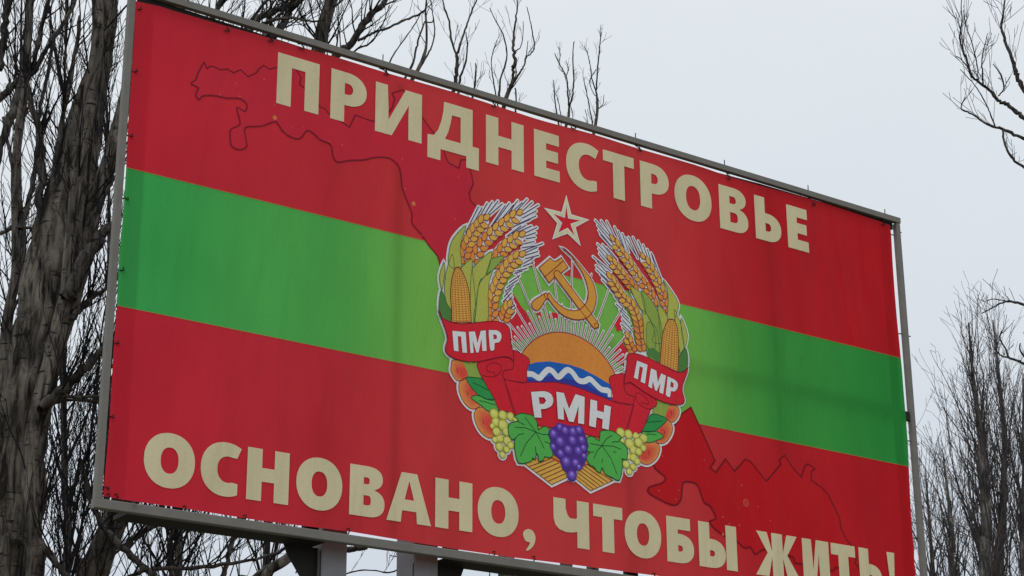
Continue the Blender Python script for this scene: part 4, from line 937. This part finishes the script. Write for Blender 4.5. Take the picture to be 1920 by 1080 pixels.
# low dark limb seen under the frame
tree(380, 18.5, 'dark crooked poplar whose low limb shows under the bottom beam beside the first pole', G1,
     [dict(p=[(440, 1140, 14), (470, 1100, 12), (500, 1072, 10), (535, 1050, 9.5), (560, 1026, 9), (600, 960, 8), (640, 800, 7), (690, 500, 6), (740, 300, 5), (775, 180, 4.5)], n=16, L=.7, rough=.1)],
     [dict(p=[(475, 1052, 2.4), (500, 1042, 2.6), (525, 1034, 3), (550, 1012, 2.4), (552, 985, 2)], n=4, L=.4, tr=.005),
      dict(p=[(560, 1030, 6), (590, 1036, 6), (630, 1032, 6), (660, 1030, 6), (682, 1028, 4.5), (688, 1024, 3)], n=0),
      dict(p=[(640, 1078, 2), (672, 1070, 1.6), (705, 1070, 1.5), (730, 1074, 1.8), (756, 1064, 1.6), (800, 1060, 1)], n=6, L=.1, tr=.003),
      dict(p=[(790, 1052, 2), (757, 1047, 1.8), (742, 1043, 1.2), (731, 1042, .8)], n=1, L=.1, tr=.003),
      dict(p=[(555, 1075, 1.6), (558, 1058, 1.8), (562, 1030, 2)], n=0),
      dict(p=[(498, 1080, 1.4), (502, 1045, 1.6), (504, 1012, 1.4), (503, 960, 1)], n=3, L=.3, tr=.003),
      dict(p=[(862, 1075, 1.6), (855, 1064, 1.4), (848, 1055, 1)], n=0), dict(p=[(918, 1080, 1.5), (918, 1058, 1.2), (916, 1000, 1)], n=0)], 18.5)
# tops above the beam, middle
tree(800, 21, 'forked dark poplar shoots rising above the beam over the second to fourth title letters', 'poplar tops above the top beam',
     [dict(p=[(790, 1140, 16), (785, 900, 14), (778, 600, 11), (772, 400, 8), (780, 250, 5), (768, 168, 4.2), (784, 130, 4), (792, 112, 3.4), (799, 88, 2.6), (800, 55, 2.2), (798, 20, 1.8), (802, -20, 1.4)], n=4, L=.4, rough=.12, **{'from': .75})],
     [dict(p=[(750, 160, 3), (772, 125, 2.6), (780, 95, 2.2), (786, 70, 1.8), (797, 40, 1.6)], n=2, L=.3, tr=.004), dict(p=[(705, 185, 2.2), (730, 118, 1.6), (750, 85, 1.3), (775, 50, 1.2), (792, 20, 1)], n=1, L=.2, tr=.003),
      dict(p=[(770, 300, 5), (820, 220, 4), (850, 170, 4), (854, 150, 4), (857, 125, 3.6), (856, 104, 3.4)], n=2, L=.3, tr=.004),
      dict(p=[(856, 105, 2.6), (846, 75, 2.2), (842, 40, 2), (832, 10, 1.6), (826, -20, 1.2)], n=5, L=.4, tr=.003),
      dict(p=[(856, 105, 2.8), (863, 82, 2.4), (874, 50, 2), (884, 22, 1.8), (896, -5, 1.4)], n=6, L=.4, tr=.003),
      dict(p=[(880, 210, 3), (888, 170, 2.4), (892, 140, 1.8), (892, 118, 1.2)], n=7, L=.35, tr=.003),
      dict(p=[(856, 200, 2.6), (862, 150, 2.4), (872, 120, 2), (876, 90, 1.6), (874, 60, 1)], n=4, L=.25, tr=.003),
      dict(p=[(784, 134, 2.2), (800, 105, 2), (810, 85, 1.6), (815, 60, 1.4), (812, 30, 1.2), (808, 0, 1)], n=3, L=.3, tr=.003),
      dict(p=[(800, 42, 1.6), (812, 40, 1.4), (810, 20, 1.2), (800, 10, 1)], n=1, L=.2, tr=.003)], 21, twig=dict(lvl=1))
tree(960, 22, 'poplar crown with knotted stem and candelabra shoots above beam, left of the thin tops', 'poplar tops above the top beam',
     [dict(p=[(950, 1140, 15), (945, 800, 12), (938, 500, 8), (936, 300, 5), (944, 205, 4.4), (950, 180, 4.2), (960, 158, 4), (966, 146, 3.4)], n=4, L=.4, rough=.12, **{'from': .8})],
     [dict(p=[(962, 128, 4), (965, 112, 3.6), (962, 90, 3), (964, 60, 2.2), (968, 30, 1.8), (970, 5, 1.4), (966, -20, 1)], n=8, L=.35, tr=.003),
      dict(p=[(944, 195, 3), (958, 160, 2.6), (962, 130, 3.4)], n=2, L=.2, tr=.003),
      dict(p=[(964, 152, 2.4), (976, 134, 2), (984, 120, 1.8), (986, 108, 1.6), (998, 98, 1.4), (1002, 85, 1.4), (998, 60, 1.2), (994, 38, 1), (988, 13, .8)], n=5, L=.18, tr=.0025),
      dict(p=[(986, 108, 1.4), (988, 95, 1.2), (990, 76, .8)], n=1, L=.15, tr=.0025), dict(p=[(966, 96, 1.6), (976, 88, 1.3), (980, 70, 1.1), (981, 40, .8)], n=1, L=.15, tr=.0025),
      dict(p=[(966, 210, 2), (968, 185, 1.6), (966, 165, 1.4)], n=4, L=.2, tr=.0025),
      dict(p=[(936, 190, 2.6), (938, 150, 2), (950, 110, 1.6), (945, 70, 1.3), (930, 40, 1.1), (918, 15, .8)], n=6, L=.3, tr=.003),
      dict(p=[(934, 200, 2), (925, 150, 1.6), (922, 110, 1.3), (932, 75, 1)], n=6, L=.25, tr=.003)], 22, twig=dict(lvl=1))
thin = dict(lvl=1)
tree(1060, 24, 'thin forked poplar top above the beam, left of the last two shoots against open sky', 'poplar tops above the top beam',
     [dict(p=[(1062, 1140, 12), (1062, 800, 9), (1060, 500, 6), (1058, 300, 4), (1060, 245, 3.2), (1066, 218, 2.8), (1067, 203, 2.2)], n=2, L=.2, rough=.1, **{'from': .85})],
     [dict(p=[(1067, 203, 1.9), (1065, 180, 1.6), (1063, 150, 1.4), (1056, 132, 1.3), (1048, 118, 1.2), (1040, 100, .8)], n=7, L=.15, tr=.0025), dict(p=[(1049, 118, 1), (1050, 104, .9), (1047, 88, .7)], n=3, L=.1, tr=.0025),
      dict(p=[(1067, 203, 2), (1073, 180, 1.7), (1076, 150, 1.5), (1074, 110, 1.3), (1076, 78, .9)], n=8, L=.08, tr=.0025), dict(p=[(1060, 145, 1.2), (1066, 130, 1), (1061, 114, .8)], n=2, L=.08, tr=.0025),
      dict(p=[(1048, 240, 2), (1044, 210, 1.5), (1040, 185, 1.2), (1038, 150, .8)], n=6, L=.12, tr=.0025), dict(p=[(1052, 235, 1.4), (1050, 205, 1.1), (1044, 178, .8)], n=4, L=.1, tr=.0025), dict(p=[(1070, 245, 1.4), (1074, 220, 1), (1071, 200, .8)], n=2, L=.1, tr=.0025)], 24, twig=thin)
tree(1115, 24, 'rightmost thin poplar top above the beam, two knotted shoots against open sky', 'poplar tops above the top beam',
     [dict(p=[(1112, 1140, 12), (1112, 800, 9), (1111, 500, 6), (1110, 320, 4), (1112, 262, 3.4), (1116, 235, 3), (1120, 210, 2.8), (1120, 190, 3)], n=2, L=.2, rough=.1, **{'from': .85})],
     [dict(p=[(1120, 190, 2.6), (1118, 165, 1.8), (1121, 125, 1.5), (1124, 90, 1.3), (1128, 60, .8)], n=10, L=.12, tr=.0025), dict(p=[(1118, 172, 1.6), (1110, 148, 1.4), (1107, 125, 1.2), (1102, 102, 1.1), (1095, 86, .8)], n=7, L=.12, tr=.0025),
      dict(p=[(1112, 240, 1.8), (1105, 200, 1.4), (1100, 175, 1.3), (1093, 142, .8)], n=7, L=.1, tr=.0025), dict(p=[(1120, 205, 1.2), (1130, 196, 1), (1132, 178, .8)], n=2, L=.06, tr=.0025), dict(p=[(1098, 245, 1.2), (1101, 225, 1), (1097, 205, .8)], n=2, L=.08, tr=.0025),
      dict(p=[(1116, 180, 1.2), (1108, 165, 1), (1106, 150, 1), (1118, 130, .9)], n=2, L=.08, tr=.0025)], 24, twig=thin)
# tree off the right edge
tree(2230, 15, 'bare tree at the right edge, its upswept limbs and crooked twigs reaching into open sky', None,
     [dict(p=[(2260, 1140, 40), (2240, 800, 36), (2210, 500, 30), (2190, 300, 24), (2200, 100, 16), (2190, -200, 9)], n=10, L=1)],
     [dict(p=[(2195, 380, 12), (2060, 290, 7), (1960, 243, 5), (1920, 222, 4.4), (1905, 210, 4.4), (1886, 196, 4), (1872, 188, 3.6), (1853, 167, 3), (1842, 159, 2.6), (1824, 146, 2.4), (1819, 136, 2.4), (1813, 112, 2), (1806, 96, 2.2), (1800, 70, 1.9), (1804, 40, 1.4), (1802, 10, 1.1), (1806, -20, .9)], n=18, L=.40, tr=.0028, **{'from': .3}),
      dict(p=[(1843, 160, 2.2), (1842, 135, 1.7), (1841, 110, 1.5), (1846, 85, 1.2), (1852, 62, .8)], n=8, L=.2, tr=.0025), dict(p=[(1834, 150, 1.6), (1832, 120, 1.3), (1822, 80, 1.2), (1812, 50, 1), (1806, 20, .8)], n=7, L=.25, tr=.0025),
      dict(p=[(1806, 95, 1.5), (1803, 65, 1.2), (1798, 45, 1), (1792, 24, .7)], n=3, L=.15, tr=.0025),
      dict(p=[(1820, 137, 1.5), (1810, 120, 1.3), (1798, 108, 1.1), (1791, 106, .8)], n=3, L=.12, tr=.0025),
      dict(p=[(2150, 400, 9), (2000, 270, 6), (1940, 200, 5), (1918, 165, 5), (1908, 145, 4.6), (1902, 125, 4.4), (1892, 95, 3.4), (1883, 72, 3.2), (1878, 50, 2.6), (1882, 20, 2), (1886, -20, 1.4)], n=14, L=.38, tr=.0028, **{'from': .4}),
      dict(p=[(2190, 480, 9), (2040, 330, 5.5), (1960, 275, 4.2), (1920, 260, 3.4), (1890, 246, 3.2), (1870, 239, 3), (1848, 232, 2.4), (1832, 220, 2), (1818, 212, 1.6), (1802, 203, 1.4), (1810, 182, .8)], n=9, L=.3, tr=.0028, **{'from': .4}),
      dict(p=[(1866, 238, 1.8), (1856, 212, 1.5), (1846, 190, 1.3), (1828, 160, 1.1), (1800, 130, .7)], n=5, L=.2, tr=.0025),
      dict(p=[(1872, 180, 1.8), (1882, 165, 1.6), (1876, 140, 1.3), (1862, 120, 1)], n=5, L=.18, tr=.0025),
      dict(p=[(1880, 240, 2.2), (1884, 270, 2.2), (1900, 298, 2.8), (1925, 318, 3), (1980, 360, 4)], n=6, L=.15, tr=.003),
      dict(p=[(2150, 640, 6), (2000, 610, 4), (1925, 574, 2.8), (1900, 566, 2.6), (1880, 567, 2), (1862, 576, 1.6), (1848, 584, 1.3), (1840, 588, 1)], n=10, L=.18, tr=.003, trop=0),
      dict(p=[(1900, 566, 1.6), (1882, 564, 1.3), (1862, 561, 1), (1851, 564, .8)], n=2, L=.08, tr=.0025),
      dict(p=[(2150, 800, 6), (2000, 730, 4), (1925, 686, 2.8), (1908, 676, 2.6), (1892, 671, 2.4), (1886, 655, 1.8), (1876, 637, 1.5), (1876, 626, 1.2), (1881, 619, .8)], n=6, L=.14, tr=.003),
      dict(p=[(1892, 671, 1.8), (1878, 667, 1.6), (1868, 658, 1.3), (1864, 652, 1)], n=2, L=.1, tr=.0025), dict(p=[(1930, 680, 2), (1914, 660, 1.8), (1912, 648, 1.6), (1914, 644, 1)], n=2, L=.12, tr=.0025)], 15, name='bare_tree', twig=dict(lvl=1, trop=.10, wig=.09, ang=(.3, .6), dens=.6))

# far poplars on the right: fastigiate crowns
def far_poplar(stem, depth, n_br, spread, label, tip_y, group, low=1000):
    b0 = W(stem[0][0], stem[0][1], depth); bw = Vector((b0.x, b0.y, 0))
    root = tag(empty('poplar_tree', bw), label, 'tree', group)
    pts = [(W(x, y, depth), r_ * depth / F) for x, y, r_ in stem]
    pts = [(bw - Vector((0, 0, .3)), pts[0][1] * 1.5)] + pts
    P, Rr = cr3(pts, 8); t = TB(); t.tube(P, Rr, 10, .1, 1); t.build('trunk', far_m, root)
    tw = TB(); H = pts[-1][0].z; lo = W(0, low, depth).z
    for i in range(n_br):
        z_ = lo - 3 + (H * .96 - lo + 3) * rnd.random() ** 1.1
        k = min(range(1, len(P) - 1), key=lambda q: abs(P[q].z - z_)); p = P[k]
        az = rnd.uniform(0, 2 * math.pi); out_ = Vector((math.cos(az), math.sin(az), 0))
        L = (H - p.z) * rnd.uniform(.25, .7) + rnd.uniform(.7, 1.5)
        d = (out_ * spread + Vector((0, 0, 1))).normalized()
        grow(tw, p, d, L, max(.008, min(.02, Rr[k] * .3)), 2, .045, .08, .22, .85, (.3, .7), .0042, (.22, .5))
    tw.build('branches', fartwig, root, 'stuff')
    return root
G3 = 'far poplars beyond the right side of the billboard'
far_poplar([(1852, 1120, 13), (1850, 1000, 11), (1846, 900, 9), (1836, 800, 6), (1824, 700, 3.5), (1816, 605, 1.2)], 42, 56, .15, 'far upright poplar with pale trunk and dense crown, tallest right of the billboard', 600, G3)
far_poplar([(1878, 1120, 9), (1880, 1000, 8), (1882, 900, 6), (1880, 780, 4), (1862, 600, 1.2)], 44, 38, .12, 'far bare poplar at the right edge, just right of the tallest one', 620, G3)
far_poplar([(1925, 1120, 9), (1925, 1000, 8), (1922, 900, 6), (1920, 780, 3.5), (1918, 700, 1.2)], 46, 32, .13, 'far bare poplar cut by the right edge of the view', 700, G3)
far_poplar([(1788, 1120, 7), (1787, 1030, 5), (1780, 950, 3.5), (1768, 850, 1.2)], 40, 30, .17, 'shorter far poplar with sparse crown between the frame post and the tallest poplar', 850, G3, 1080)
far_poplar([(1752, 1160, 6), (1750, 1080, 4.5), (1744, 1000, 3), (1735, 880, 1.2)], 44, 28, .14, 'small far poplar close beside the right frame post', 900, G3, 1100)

# second row of poplars filling the left background
def back_poplar(px, d, label, tip, n_br, spread=.22, r0=9, low=1080, lean=0):
    return far_like(px, d, label, tip, n_br, spread, r0, low, lean)
def far_like(px, d, label, tip, n_br, spread, r0, low, lean):
    b0 = W(px, 1080, d); bw = Vector((b0.x, b0.y, 0)); root = tag(empty('poplar_tree', bw), label, 'tree', G1)
    st = [(bw - Vector((0, 0, .3)), r0 * 1.4 * d / F)] + [(W(px + lean * k / 6 + rnd.uniform(-5, 5), 1120 + (tip - 1120) * k / 6, d), r0 * (1 - k / 7) * d / F) for k in range(7)]
    P, Rr = cr3(st, 7); t = TB(); t.tube(P, Rr, 10, .12, 2); t.build('trunk', bark_b, root)
    tw = TB(); H = st[-1][0].z; lo = W(0, low, d).z - 2.2
    for i in range(n_br):
        k = int(len(P) // 7 + (len(P) - 2 - len(P) // 7) * rnd.random() ** 1.5); p = P[k]
        if p.z < lo: p = Vector((bw.x, bw.y, rnd.uniform(lo, H * .9)))
        az = rnd.uniform(0, 2 * math.pi); dv = (Vector((math.cos(az), math.sin(az), 0)) * rnd.uniform(.3, 1) * spread * 2 + Vector((0, 0, 1))).normalized()
        grow(tw, p, dv, rnd.uniform(1.2, 3.4), rnd.uniform(.008, .02), 2, .07, .075, .2, .8, (.3, .7), .0032, (.25, .5))
    tw.build('twigs', twig_m, root, 'stuff')
back_poplar(120, 19, 'background poplar filling the gap between thick trunk and banner with dense upright twigs', -150, 44, .2, 8)
back_poplar(40, 22, 'background poplar behind the slender left stem, a haze of steep dark twigs', -150, 24, .22, 8)
back_poplar(330, 20, 'background poplar with close twigs seen below the frame and above the top left beam', -120, 60, .25, 8)
back_poplar(200, 24, 'background poplar standing behind the left frame post', -100, 34, .2, 7)
back_poplar(500, 22, 'background poplar with tangled twigs over the beam above the first title letter', -60, 42, .25, 7)
